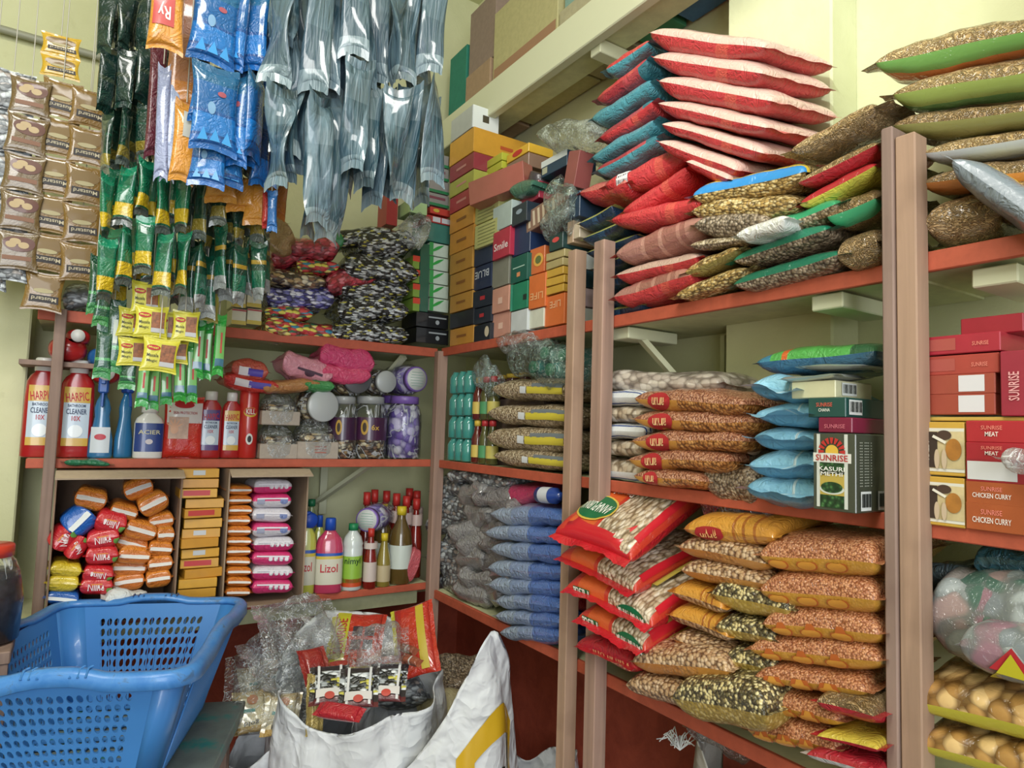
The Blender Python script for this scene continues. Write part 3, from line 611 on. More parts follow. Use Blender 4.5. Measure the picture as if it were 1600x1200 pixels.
# beyond the post: masala cartons
def mas(x0, y0, x1, y1, c, lab, txt, off=-.0, D=.12, **k): return carton(WR, x0, y0, x1, y1, D, lab, c, txt, off=off, group='masala cartons', **k)
CT = '#e8dcd2'; CR_ = '#e08070'
for i, (y0, y1) in enumerate([(744, 822), (658, 743)]):
    o, (P, w, h, D) = mas(1440, y0+0, 1508, y1, '#c9a040', 'turmeric carton with brown picture and HALDI lettering, %s of the two beside the right post' % ('lower', 'upper')[i], [], off=-.01)
    fr = lambda cx, cz, e=.0012: (lambda x, y: (x+(cx-.5)*w, -D/2-e, y+(cz-.5)*h))
    patch(o, 'picture_frame', w*.98, h*.80, ink('#d8d6c8'), fr(.5, .47, .0006), n=1); patch(o, 'picture', w*.98, h*.68, plain('#cdbb8c', .4, var=.3, bs=30), fr(.5, .47), n=1)
    patch(o, 'picture_side', w*.38, h*.66, ink('#3c3028'), fr(.2, .47, .0018), n=1); words(o, 'HALDI', h*.34, w*.12, '#e4dfd0', fr(.14, .45, .0024), PI/2)
    patch(o, 'powder_heap', w*.36, h*.4, plain('#a9702c', .8, var=.2), fr(.76, .48, .0024), True); patch(o, 'bowl_picture', w*.34, h*.18, ink('#4a382e'), fr(.55, .74, .0026), True)
    for q in range(2): patch(o, 'root_picture', w*.12, h*.36, plain('#c0ac90', .7), fr(.38+.17*q, .3, .0028+.0003*q), True)
    sp = MB().box(0, w*.34, -.0006, 0, 0, h*.05, 0, 0, Matrix.Translation((-w*.22, -D/2-.003, h*.2)) @ Matrix.Rotation(.5, 4, 'Y')).build('spoon_picture', ink('#e0dccc'), o)
for y0, y1, c, t1, d in [(786, 832, '#a8542c', 'CHICKEN CURRY', 'lower of the two brown chicken curry cartons'), (752, 790, '#a8542c', 'CHICKEN CURRY', 'upper of the two brown chicken curry cartons'), (716, 755, '#9c2430', '', 'red carton with a white label panel over the brown ones'), (690, 720, '#a82430', 'MEAT', 'red meat masala carton with its print upside down'), (656, 692, '#b02830', 'MEAT', 'red meat masala carton under the thin yellow strip')]:
    tx = [('SUNRISE', .45, .66, .35, .18, CR_), (t1, .45, .38, .64 if 'C' in t1 else .22, .2, CT)] if t1 else []
    o, (P, w, h, D) = mas(1508, y0, 1604, y1, c, d + ' beyond the right post', tx, off=-.012, D=.13, stripe=[] if t1 else [(.04, .1, .86, .85, '#cfcfd0')])
for y0, y1, x0, x1, c, d, lab in [(614, 648, 1440, 1556, '#a04838', 1, 'brown red carton with white label, lowest of the upper four'), (583, 616, 1440, 1556, '#a04a3a', 1, 'brown red carton with pale label, second of the upper four'), (553, 585, 1440, 1562, '#a84238', 0, 'brown red carton, third of the upper four'), (521, 552, 1440, 1564, '#a82838', 0, 'crimson carton, topmost of the four wide ones')]:
    mas(x0, y0, x1, y1, c, lab + ', beyond the right post', [('SUNRISE', .76, .45, .2, .2, CR_)] if not d else [], off=0, D=.15, stripe=[(.52, .12, .86, .88, '#d4d2d6')] if d else [(.05, .2, .45, .8, '#a85048')])
mas(1500, 492, 1600, 522, '#9c2030', 'dark crimson carton on top of the masala carton pile', [], off=0.02, D=.12)
o, _ = mas(1562, 545, 1640, 650, '#9a2a3c', 'tall crimson carton standing at the right edge with upright lettering', [('SUNRISE', .3, .45, .7, .14, '#e0a0a0', PI/2)], off=-.005, D=.12)
mas(1440, 650, 1604, 658, '#c8a850', 'thin yellow carton strip under the brown red cartons', [], off=.002, D=.11)
bag(WR, (1562, 712), (1640, 720), 34, .05, 'twisted clear plastic tail hanging in front of the red cartons', clear('#d6d6d8', .8), off=-.06, cat='plastic bag', name='plastic_bag', wr=.3, nu=12, nv=8)

# ================================================================ right wall, lower shelf
ANR = '#c8202c'
def annapurna(a, b, t, D, off, pitch, lab, big=False, **k):
    mt = pack('#d9c7ae', 'fusilli', bands=[(0, '#cf3a28'), (.14, '#d8602c'), (.45, '#c83a28')], axis=0, mask=[(0, 0.0), (.50, 1.0), (.965, 0.0)], maxis=0)
    mb = pack(ANR, crin=.9)
    return bag(WR, a, b, t, D, lab, mt, mb if not big else mb, pack(ANR, crin=.6), off=off, pitch=pitch, cat='pasta packet', name='pasta_packet', group='red and orange pasta packets', finax='y', fin=.02, **k)
o, sf, L, D, H = annapurna((868, 832), (984, 876), 50, .27, -.10, .52, 'large pasta packet on top, with orange front, green ribbon and oval', True, nu=30, nv=26, wr=.05)
patch(o, 'green_oval', .105, .075, plain('#0f6a40', .35, coat=.5), sf(-.38, -.42, 1, .0034), True, 8); patch(o, 'oval_rim', .114, .084, plain('#d8b84c', .35, coat=.5), sf(-.38, -.42, 1, .0026), True, 8)
words(o, 'ANNAPURNA', .092, .030, '#e6ece0', sf(-.38, -.42, 1, .005), PI-.05)
patch(o, 'green_ribbon', .17, .070, plain('#0f6a40', .35, coat=.5), sf(-.22, .48, 1, .003), False, 8); words(o, 'Pasta', .13, .056, '#e6ece0', sf(-.22, .48, 1, .0045), PI)
words(o, 'Premium', .085, .022, '#e8e4d8', sf(-.3, .06, 1, .0035), PI+.1)
patch(o, 'red_seam', .012, .20, plain(ANR, .35, coat=.5), sf(.93, .0, 1, .002), False, 8); patch(o, 'red_front', L*.96, .035, plain(ANR, .35, coat=.5), sf(0, -.84, 1, .002), False, 8); patch(o, 'yellow_panel', .14, .03, plain('#c8b04c', .35, coat=.5), sf(-.1, .80, 1, .002), False, 6)
for i, (a, b, t, D, off, lab) in enumerate([((876, 866), (986, 926), 46, .24, -.08, 'second pasta packet from the top, its red seal folded over'), ((886, 914), (1014, 978), 48, .24, -.08, 'third pasta packet from the top, rolled red with green marks'), ((904, 966), (1010, 1018), 48, .24, -.08, 'fourth pasta packet from the top, red with green oval')]):
    o, sf, L, D, H = annapurna(a, b, t, D, off, .30, lab, nu=26, nv=20, wr=.08)
    patch(o, 'red_seam', .010, .19, plain(ANR, .35, coat=.5), sf(.95, 0, 1, .002), False, 8)
    patch(o, 'yellow_panel', .045, .12, plain('#b9b04c', .35, coat=.5), sf(.97, -.1, -1, .002), False, 6)
    if i:
        patch(o, 'green_oval', .085, .040, plain('#0f6a40', .35, coat=.5), sf(.55, -.88, -1, .003), True, 8); words(o, 'ANNAPURNA', .074, .020, '#e6ece0', sf(.55, -.88, -1, .0048), PI)
        patch(o, 'green_ribbon', .05, .028, plain('#0f6a40', .35, coat=.5), sf(-.62, -.86, -1, .003), False, 6); words(o, 'Pasta', .046, .026, '#e6ece0', sf(-.62, -.86, -1, .0045), PI)
o, sf, L, D, H = bag(WR, (900, 1010), (994, 1044), 40, .20, 'lowest red packet of the pasta stack with cursive print', pack('#b8202c', crin=.9), pack('#b8202c', crin=.9), off=-.07, pitch=.2, cat='pasta packet', name='pasta_packet', group='red and orange pasta packets', finax='y')
words(o, 'Macaroni', L*.6, .015, '#e0a070', sf(.2, -.88, -1, .003), PI)
PN = pack('#c99a60', 'peanut', coat=.8); PNB = pack('#c58436', 'chana', bands=[(0, '#b8742c'), (.5, '#c98a3a')], axis=0, mask=[(0, 0.0), (.30, .4), (.7, 0)], maxis=0)
BN = pack('#c9a57e', 'bean', coat=.8); DL = pack('#8c7c50', 'dal', coat=.9); DLB = pack('#a88a3c', 'dal', bands=[(0, '#b0923c')], axis=0, mask=[(0, .35)], maxis=0)
YA = pack('#c8862c', bands=[(0, '#b8722a'), (.06, '#cf9136'), (.55, '#a86224'), (.58, '#cf9136'), (.66, '#a86224'), (.69, '#cf9136'), (.78, '#a86224'), (.81, '#c98a34')], axis=0, crin=.7)
pn = [((1068, 826), (1206, 840), 46, YA, YA, 'yellow printed pulse bag with red oval, top of the stack below the plastic tray'), ((1060, 856), (1202, 880), 44, BN, PNB, 'clear bag of pale beans under the red oval bag'), ((1064, 892), (1200, 914), 40, BN, PNB, 'clear bag of pale beans, third from the top of its stack'),
      ((1050, 926), (1130, 952), 36, YA, BN, 'yellow printed bean bag beside the pasta packets'), ((1046, 962), (1140, 996), 40, YA, BN, 'yellow printed bean bag with tan underside, in the middle of the lower shelf'), ((1052, 1000), (1140, 1032), 34, BN, PNB, 'clear bag of pale beans above the large bean bag'),
      ((988, 1034), (1132, 1050), 54, BN, PNB, 'large clear bag of beans over the board edge'), ((978, 1072), (1064, 1094), 44, BN, pack('#b8986a', 'bean'), 'sagging clear bag of beans hanging over the orange board')]
for i, (a, b, t, m1, m2, d) in enumerate(pn):
    o, sf, L, D, H = bag(WR, a, b, t, .20, d, m1, m2, m1, off=-.045 - (.03 if i > 5 else 0), pitch=.12, cat='pulse bag', name='pulse_bag', group='bean and pulse bags on the lower shelf', wr=.06, fin=.012)
    if i == 0: sticker(o, sf, -.42, -.85, .062, .026, ink('#a8282c'), -1, True); words(o, 'arun', .036, .011, '#e8b070', sf(-.42, -.85, -1, .004), PI)
dl = [((1112, 928), (1234, 952), 56, 'mixed pulse bag with yellow print, topmost of its stack'), ((1118, 980), (1206, 1000), 44, 'mixed pulse bag, second from the top of its stack'), ((1128, 1030), (1206, 1050), 46, 'mixed pulse bag, third from the top of its stack'), ((1050, 1092), (1200, 1116), 78, 'big shiny bag of mixed yellow and black pulses over the board edge')]
for i, (a, b, t, d) in enumerate(dl):
    bag(WR, a, b, t, .18, d, DL, DLB if i else pack('#b8983a', 'dal', bands=[(0, '#b8983a')], axis=0, mask=[(0, .2)], maxis=0), DL, off=-.05-(.05 if i == 3 else 0), pitch=.10, cat='pulse bag', name='pulse_bag', group='mixed pulse bags', wr=.06, fin=.012)
OL = pack('#d08a5c', 'lentil', coat=.8); OLB = pack('#d09a34', 'lentil', bands=[(0, '#cf9a34')], axis=0, mask=[(0, .18)], maxis=0); ov = plain('#b8602a', .4, coat=.5); ovi = plain('#d09038', .4, coat=.5)
ol = [((1186, 868), (1366, 880), 62), ((1186, 922), (1366, 938), 60), ((1190, 974), (1366, 992), 52), ((1170, 1014), (1366, 1034), 48), ((1178, 1056), (1344, 1082), 38), ((1168, 1098), (1312, 1128), 40), ((1168, 1142), (1304, 1172), 42)]
for i, (a, b, t) in enumerate(ol):
    o, sf, L, D, H = bag(WR, a, b, t, .22, 'orange lentil bag with yellow printed lower half, %s beside the right post' % tops(8)[i], OL, OLB, OL, off=-.055 if i < 4 else -.06, pitch=.06, cat='lentil bag', name='lentil_bag', group='orange lentil bags', wr=.05, fin=.012, top=1.15)
    for q in (-.66, -.14, .38):
        patch(o, 'printed_oval', .036, .018, ov, sf(q, -.80, -1, .0024), True); patch(o, 'oval_centre', .031, .014, ovi, sf(q, -.80, -1, .0032), True)
RB = pack(None, None, bands=[(0, '#b02432'), (.3, '#b02432'), (.5, '#3c6aa0'), (.8, '#c8b040')], axis=1)
for a, b, t, m1, m2, d in [((1276, 1098), (1366, 1120), 40, pack('#a08a5c', 'noodlebrown'), RB, 'brown snack packet with red and blue edge at the foot of the right post'), ((1274, 1148), (1366, 1170), 22, pack('#c8b040'), RB, 'flat yellow, blue and red packet under the brown snack packet'), ((1258, 1178), (1366, 1210), 26, pack('#a82430'), pack('#b8b8b8'), 'red packet with clear seal, lowest beside the right post')]:
    bag(WR, a, b, t, .16, d, m1, m2, m2, off=-.075, cat='snack packet', name='snack_packet', wr=.1)
# plastic tray under the middle board
P, w, h = WR.rect(1088, 782, 1200, 822, .0)
o = MB(); D = .15
M = TM(P+Vector((D/2, 0, 0)), -PI/2)
o.box(-w*.42, w*.42, -D*.42, D*.42, -h*.5, -h*.45).tube([(-w/2, -D/2, h/2), (w/2, -D/2, h/2), (w/2, D/2, h/2), (-w/2, D/2, h/2)], .003, 6, closed=True)
b = len(o.v)
for s, z in ((.42, -h*.48), (.49, h*.5)): o.v += [(-w*s, -D*s, z), (w*s, -D*s, z), (w*s, D*s, z), (-w*s, D*s, z)]
for k in range(4): o.f.append((b+k, b+(k+1) % 4, b+4+(k+1) % 4, b+4+k)); o.m.append(0)
o = o.build('plastic_tray', [clear('#8a90a8', .8)], None, True, M); tag(o, 'shallow clear plastic tray of dark items under the middle board', 'tray')
MB().box(-w*.38, w*.38, -D*.38, D*.38, -h*.44, h*.1, .006).build('dark_contents', plain('#1f2238', .4, coat=.5, var=.4, bs=80), o)
# beyond the post
bag(WR, (1448, 962), (1660, 1010), 170, .20, 'large cloudy plastic bag of mixed coloured sachets beyond the right post', pack('#8c9290', 'jumble', crin=1.4, coat=1), off=.0, cat='plastic bag', name='plastic_bag', wr=.08)
o, sf, L, D, H = bag(WR, (1500, 1010), (1660, 1050), 90, .12, 'red bordered yellow packet inside the cloudy plastic bag', pack('#8d8a7c', 'jumble', crin=1.2), off=-.04, cat='packet', wr=.06)
f_ = sf(.1, -.8, -1, .004); g_ = sf(.1, -.8, -1, .006)
for nm, s_, c_, ff in (('red_border', 1.0, '#b02c34', f_), ('yellow_centre', .68, '#bdb428', g_)):
    m = MB(); m.v = [tuple(ff(x*s_, (y-.0)*s_-.012)) for x, y in ((-.05, -.02), (0, -.02), (.05, -.02), (-.025, .008), (.025, .008), (0, .036))]; m.f = [(0, 1, 3), (1, 4, 3), (1, 2, 4), (3, 4, 5)]; m.m = [0]*4; m.build(nm, plain(c_, .4, coat=.5), o)
for i, (a, b, t, d) in enumerate([((1412, 1092), (1660, 1152), 66, 'macaroni packet with grey and yellow band, upper of two beyond the right post'), ((1432, 1166), (1660, 1222), 60, 'macaroni packet with grey and yellow band, lower of two beyond the right post')]):
    bag(WR, a, b, t, .17, d, pack('#cfa668', 'macaroni'), pack('#7c8690', bands=[(0, '#c2ba3c'), (.10, '#c2ba3c'), (.14, '#8c9196'), (.30, '#8c9196'), (.34, '#cfa668')], axis=1, food='macaroni', mask=[(0, 0.0), (.34, 1.0)]), off=-.03, cat='pasta packet', name='macaroni_packet', pitch=.15, wr=.06)
for i, (px, py, c, d) in enumerate([((1470), 905, '#3c4a50', 'crumpled dark plastic bag at the back, left'), (1560, 880, '#1f4a58', 'crumpled dark blue plastic bag at the back, right')]):
    bag(WR, (px-40, py), (px+60, py+6), 46, .10, d + ', beyond the right post', pack(c, crin=1.2), off=.04, cat='plastic bag', name='plastic_bag', wr=.3)
# ================================================================ right wall, far section: cartons on the upper shelf
ct = [ # x0,y0,x1,y1,colour,label,texts,depth
 (703, 511, 740, 538, '#c08a3a', 'amber carton on the orange board, lowest of the far column', [], .22),
 (703, 486, 740, 510, '#23262c', 'black soap carton between the amber cartons of the far column', [], .22),
 (703, 458, 738, 485, '#b9883c', 'plain amber carton, lower of the three stacked in the far column', [], .22),
 (703, 424, 738, 457, '#b9883c', 'plain amber carton, middle of the three stacked in the far column', [], .22),
 (703, 392, 738, 423, '#b9883c', 'plain amber carton, upper of the three stacked in the far column', [], .22),
 (703, 358, 740, 391, '#c88a34', 'orange tea carton, lower of the pair in the far column', [], .22),
 (703, 326, 740, 357, '#cc8e38', 'orange tea carton, upper of the pair in the far column', [], .22),
 (703, 300, 740, 325, '#a83440', 'crimson carton under the yellow green one in the far column', [], .22),
 (703, 275, 740, 299, '#a9a84c', 'yellow green carton with tape in the far column', [], .22),
 (703, 249, 740, 274, '#963842', 'maroon carton under the wide orange one', [], .22),
 (703, 211, 740, 248, '#d39a34', 'wide orange yellow carton in the far column, second from the top', [], .25),
 (705, 176, 738, 210, '#b8bcbc', 'small white carton with square picture, top of the far column', [], .10)]
for (x0, y0, x1, y1, c, lab, tx, D) in ct:
    o, (P, w, h, D) = carton(WR, x0, y0, x1, y1, D, lab, c, tx, off=.0, group='cartons of the far column')
    if c == '#b8bcbc': patch(o, 'square_picture', .024, .024, ink('#4a4434'), lambda x, y: (w/2+.0006, x, y), n=1); patch(o, 'white_side', D*.98, h*.97, ink('#dfe4e2'), lambda x, y: (w/2+.0003, x, y), n=1)
    elif c == '#d39a34': patch(o, 'printed_mark', .05, .012, ink('#b8542c'), lambda x, y: (w/2+.0006, x-.0, y-.004), n=1)
    elif c not in ('#23262c',): patch(o, 'printed_mark', w*.4, h*.14, plain('#8a5a2c' if '#b' in c or '#c' in c else '#c88a84', .5), lambda x, y: (x, -D/2-.0008, y), n=1)
# white carton behind it, lying along the shelf depth
o, (P, w, h, D) = carton(WR, 720, 180, 738, 208, .15, 'long white carton with small plant picture beside the square picture carton', '#dfe4e2', off=.11, name='carton')
patch(o, 'plant_picture', .02, .03, ink('#b0a040'), lambda x, y: (w/2+.0006, x-.03, y), True); patch(o, 'black_end', .026, h*.8, ink('#2c2e30'), lambda x, y: (w/2+.0009, x-.06, y), n=1)
ct = [
 (739, 506, 768, 533, '#1c232c', 'black cigar-slim carton with pale figure, lowest of the navy column', [], .16),
 (739, 480, 768, 505, '#1b2534', 'navy carton with red mark, lower of the pair', [], .16),
 (739, 452, 768, 479, '#1b2534', 'navy carton with red mark, upper of the pair', [], .16),
 (739, 414, 768, 451, '#1c2c4c', 'navy carton lettered BLUE upside down', [('BLUE', .5, .62, .74, .30, '#b8c0cc', PI)], .16),
 (741, 384, 768, 413, '#1f2c48', 'navy carton with pale end on top of the BLUE one', [], .16),
 (742, 346, 777, 383, '#b0b070', 'pale yellow list printed carton, lower of two', [], .16),
 (742, 308, 777, 345, '#b4b472', 'pale yellow list printed carton, upper of two', [], .16),
 (769, 488, 797, 526, '#c08c7c', 'salmon pink soap carton in film, lower of two', [], .15),
 (769, 448, 797, 487, '#c48f7c', 'salmon pink soap carton in film, upper of two', [], .15),
 (769, 403, 797, 447, '#7c7c70', 'plain grey carton under the crimson Smile one', [], .15),
 (770, 358, 798, 402, '#b02c44', 'crimson carton lettered Smile', [('Smile', .5, .42, .8, .26, '#e8dcdc')], .15),
 (770, 318, 800, 357, '#a8b8b4', 'pale grey green carton above the Smile one', [], .15),
 (798, 484, 826, 518, '#c0c6c8', 'white open carton on the board below the green ones', [], .14),
 (798, 441, 826, 483, '#1f7c5c', 'green foil edged carton, lower of the two green', [], .14),
 (798, 398, 826, 440, '#17584c', 'dark green carton, upper of the two green', [], .14),
 (801, 350, 828, 397, '#1c2f54', 'deep navy carton standing above the green ones', [], .14),
 (800, 318, 824, 349, '#23303c', 'black carton with round mark above the navy one', [], .14),
 (827, 482, 850, 512, '#c6c8b8', 'white and yellow carton on the board left of the orange LIFE one', [], .13),
 (826, 428, 851, 481, '#cc6a34', 'orange carton lettered LIFE upside down, upper of two', [('LIFE', .5, .35, .75, .2, '#d8a070', PI)], .13),
 (828, 386, 851, 427, '#cf6c3a', 'orange carton with yellow sun disc', [], .13),
 (851, 460, 884, 508, '#d06c36', 'orange carton lettered LIFE upside down, lower of two beside the post', [('LIFE', .55, .68, .55, .22, '#dca880', PI)], .14),
 (858, 364, 880, 390, '#1d3c3c', 'small dark green carton with red oval on the yellow packs', [], .10)]
for (x0, y0, x1, y1, c, lab, tx, D) in ct:
    o, (P, w, h, D) = carton(WR, x0, y0, x1, y1, D, lab + (', on the far upper shelf' if len(lab.split()) < 11 else ''), c, tx, off=rnd.uniform(-.006, .012), yaw=rnd.uniform(-.05, .05), group='cartons on the far upper shelf', wrap=True)
    fr = lambda cx, cz, e=.0009: (lambda x, y: (x+(cx-.5)*w, -D/2-e, y+(cz-.5)*h))
    if 'red mark' in lab: patch(o, 'red_mark', w*.24, h*.22, ink('#b03038'), fr(.5, .5), n=1)
    if 'sun disc' in lab: patch(o, 'sun_ring', w*.66, h*.5, ink('#d8a44c'), fr(.6, .5), True); patch(o, 'sun_disc', w*.4, h*.3, ink('#5f6c3c'), fr(.6, .5, .0014), True)
    if 'list printed' in lab:
        for k in range(6): patch(o, 'printed_line', w*.7, h*.03, ink('#7c8050'), fr(.5, .14+.14*k), n=1)
    if 'foil edged' in lab: patch(o, 'foil_edge', w*.14, h, plain('#58c8a8', .2, .6), fr(.07, .5), n=1); patch(o, 'square_mark', w*.2, h*.2, ink('#203028'), fr(.85, .4), n=1)
    if 'upper of the two green' in lab: words(o, 'Bodhichai' if False else '\u2014\u2014\u2014', w*.7, h*.04, '#a8c8b8', fr(.5, .55)); patch(o, 'orange_mark', w*.2, h*.16, ink('#d08a5c'), fr(.5, .28), n=1)
    if 'round mark' in lab: patch(o, 'round_mark', w*.4, h*.24, ink('#8a9aa8'), fr(.5, .6), True)
    if 'pale figure' in lab: patch(o, 'pale_figure', w*.25, h*.6, ink('#c8bca4'), fr(.82, .5), True)
    if 'salmon' in lab: patch(o, 'pale_mark', w*.25, h*.25, ink('#d8b4a4'), fr(.5, .45), n=1)
    if 'red oval' in lab: patch(o, 'red_oval', w*.5, h*.3, ink('#c84a48'), fr(.5, .6), True)
for i in range(5):
    y1 = 458-i*13.4; carton(WR, 853, y1-12.6, 881, y1, .10, 'small yellow wrapped biscuit pack, %s of the five beside the post' % ORD[i], '#c39a3c' if i < 3 else '#a89868', off=.0, yaw=rnd.uniform(-.04, .04), group='small yellow biscuit packs', name='biscuit_pack', cat='biscuit pack', coat=.6)
# smaller things on top of that pile
carton(WR, 744, 268, 800, 306, .05, 'brown red film wrapped carton lying aslant above the list printed cartons', '#a0564c', off=-.02, yaw=.35, coat=.8, roll=-.12)
for i in range(3): carton(WR, 748, 248+i*13, 784, 260+i*13, .12, 'flat yellow green carton, %s of three under the small yellow one' % ['topmost', 'middle', 'lowest'][i], '#b9bc3c', off=.05, name='carton', group='flat yellow green cartons')
o, (P, w, h, D) = carton(WR, 792, 232, 826, 246, .09, 'small yellow carton with a red oval facing out, high on the pile', '#dcae34', off=.06); patch(o, 'red_oval', w*.45, h*.6, ink('#c0302c'), lambda x, y: (x, -D/2-.001, y), True)
carton(WR, 792, 247, 826, 268, .09, 'brown open tray carton under the small yellow one', '#8a6c5c', off=.06)
o, (P, w, h, D) = carton(WR, 846, 243, 886, 268, .10, 'dark blue carton with white lid and round mark above the stripes', '#1f3a54', off=.03, stripe=[(0, .62, 1, 1, '#ccd2d2'), (.05, .15, .25, .55, '#a8a890')])
o, (P, w, h, D) = carton(WR, 822, 316, 872, 350, .12, 'brown carton with cream barcode stripes beside the black one', '#8c6c5c', off=.01, roll=-.12)
for k in range(6): patch(o, 'cream_stripe', w*.07, h*.7, ink('#cdbca4'), lambda x, y: (x+w*(-.38+.15*k), -D/2-.001, y), n=1)
carton(WR, 884, 236, 902, 290, .05, 'narrow brown red carton leaning beside the red snack packets', '#8c4c48', off=.0, roll=.25)
carton(WR, 812, 290, 842, 318, .10, 'crimson cube carton with curved dark lid, mid pile', '#a03448', off=.03, roll=-.1)
o = bag(WR, (796, 296), (830, 288), 26, .08, 'green tin with white torn top among the cartons', pack('#3c6a58'), off=.0, cat='packet', wr=.1, group=None)
P = WR.at(842, 290, .06); tag(MB().lathe([(-.02, .03), (-.018, .035), (.03, .035), (.034, .03)], 24).build('round_tin', plain('#40383c', .4, coat=.5), None, True, TM(P, -PI/2, .5)), 'dark brown round tin with white rim tilted among the cartons', 'tin')
# strips of cards and cartons between the posts
for i, (x0, y0, x1, y1, c, d) in enumerate([(889, 300, 906, 340, '#22364c', 'dark blue narrow carton with red lettering marks above the posts'), (886, 345, 896, 380, '#b09478', 'tan narrow carton standing above the middle posts'), (893, 392, 905, 420, '#c4c8c4', 'white narrow carton glimpsed between the middle posts, highest'), (893, 421, 905, 448, '#28424c', 'dark teal narrow carton glimpsed between the middle posts'), (893, 449, 905, 478, '#c0a8ac', 'pinkish narrow carton glimpsed between the middle posts'), (893, 480, 905, 508, '#c4c8c4', 'white narrow carton glimpsed between the middle posts, lowest'), (896, 348, 906, 372, '#c4b49c', 'cream narrow carton above the middle posts, right one')]):
    carton(WR, x0, y0, x1, y1, .12, d, c, off=.01, group='narrow cartons around the middle posts')
bag(WR, (836, 210), (922, 204), 48, .20, 'puffed clear plastic bag on top of the far carton pile', clear('#cfd8cc', .5), off=-.01, cat='plastic bag', name='plastic_bag', wr=.25, p=2)
bag(WR, (850, 300), (886, 312), 60, .08, 'crumpled greenish clear plastic bag hanging over the striped carton', clear('#9ab0a8', .45), off=-.02, cat='plastic bag', name='plastic_bag', wr=.3)
bag(WR, (842, 350), (884, 342), 52, .12, 'crumpled clear plastic bag above the orange sun carton', clear('#a8b8b4', .5), off=-.02, cat='plastic bag', name='plastic_bag', wr=.3)
# ================================================================ boxes on the loft
LB0 = zl0+.041
def loftbox(y0, y1, x0, D, h, c, lab, tape=None, z=LB0, name='cardboard_box'):
    M = TM((x0+D/2, (y0+y1)/2, z+h/2), -PI/2)
    o = MB().box(-(y1-y0)/2, (y1-y0)/2, -D/2, D/2, -h/2, h/2, .002).build(name, plain(c, .75, var=.1, bump=.05), None, False, M); tag(o, lab, 'box')
    if tape: patch(o, 'printed_band', (y1-y0)*.96, h*.22, plain(tape, .6), lambda x, y: (x, -D/2-.0006, y-h*.2), n=1)
    return o
X0 = XB+.034
loftbox(2.06, 2.20, X0, .17, .10, '#23705c', 'teal plastic egg tray stack at the far end of the loft')
loftbox(2.07, 2.20, X0+.01, .15, .24, '#2a7a66', 'taller teal crate standing on the teal tray, far end of the loft', z=LB0+.103)
loftbox(1.88, 2.05, X0, .17, .20, '#a08468', 'brown cardboard box, far one of the loft row', '#8a6a58')
loftbox(1.87, 2.05, X0+.01, .16, .24, '#8c786c', 'grey brown cardboard box stacked on the far brown box of the loft', z=LB0+.203)
loftbox(1.50, 1.86, X0, .17, .34, '#b0a878', 'large pale yellow cardboard box in the middle of the loft', '#9a7458')
loftbox(1.30, 1.49, X0, .17, .15, '#a8a080', 'low cardboard box with brown oval marks on the loft', '#86685a')
loftbox(1.31, 1.48, X0+.01, .14, .12, '#7c9c90', 'grey green box stacked on the low brown marked box of the loft', z=LB0+.153)
loftbox(1.16, 1.28, X0, .17, .11, '#3c7c54', 'flat green box near the middle of the loft')
loftbox(1.00, 1.14, X0, .17, .22, '#40688c', 'blue printed box, near end of the loft', '#c0a890')

# ================================================================ right wall, far section, middle shelf
def bottle(M, prof, m, name, label, cat, group=None, cap=None, ex=2, n=24, capm=None, lab_=None):
    o = MB().lathe(prof, n, ex).build(name, m, None, True, M); tag(o, label, cat, group)
    if cap: MB().lathe(cap, 20).build('cap', capm, o, True)
    return o
TB = plain('#3f8f86', .12, 0, .9); TBC = plain('#2c7c5c', .4)
k_ = 0
for r in range(4):
    z = ZM + .003 + r*.072
    for c in range(3):
        y = 1.925-.046*c
        M = TM((XR+.030, y, z)); k_ += 1
        o = bottle(M, [(0, .018), (.003, .0215), (.05, .0215), (.058, .018), (.066, .012), (.070, .012)], TB, 'drink_bottle', 'small teal bottle of the wrapped block, %s row, %s from the corner' % (ORD[r], NTH[c]), 'bottle', 'teal bottles in the wrapped block', n=16)
RS = plain('#5c1c18', .15, 0, .9); GS = plain('#4a4a24', .15, 0, .9); YC = plain('#d0b040', .4); RC = plain('#b03034', .4)
for r in range(2):
    for c in range(3):
        y = 1.775-.044*c; z = ZM+.002+r*.132; m = [RS, GS, GS][c]
        M = TM((XR+.030, y, z))
        o = bottle(M, [(0, .016), (.003, .019), (.075, .019), (.095, .012), (.112, .010), (.115, .010)], m, 'sauce_bottle', '%s sauce bottle, %s tier, %s from the teal bottles' % (['red', 'green', 'dark green'][c], ['lower', 'upper'][r], NTH[c]), 'bottle', 'small sauce bottles', [(.113, .011), (.130, .011), (.131, .009)], capm=[YC, RC, RC][c], n=16)
        MB().lathe([(.018, .0195), (.055, .0195)], 16, caps=(False, False)).build('paper_label', plain(['#c8b058', '#4a8c5c', '#c0b45c'][c], .5), o, True)
for c in range(4):
    M = TM((XR+.10, 1.76-.07*c, ZM+.20+.0)); o = bottle(M, [(0, .024), (.004, .027), (.05, .027), (.062, .02), (.065, .02)], plain('#4c2c2c', .15, 0, .9), 'honey_jar', 'dark honey jar with yellow lid behind the small sauce bottles, %s from the left' % NTH[c], 'jar', 'dark jars with yellow lids', [(.064, .022), (.076, .022)], capm=YC, n=18)
    if c == 0: tag(MB().box(-.03, .03, -.16, .13, 0, .198, .002).build('brown_carton', plain('#6a5850', .7), None, False, TM((XR+.10, 1.65, ZM+.0))), 'plain brown carton under the dark honey jars', 'box')
GP = fm('oat', .30, ec='#c8b83c', e2='#8a9098')
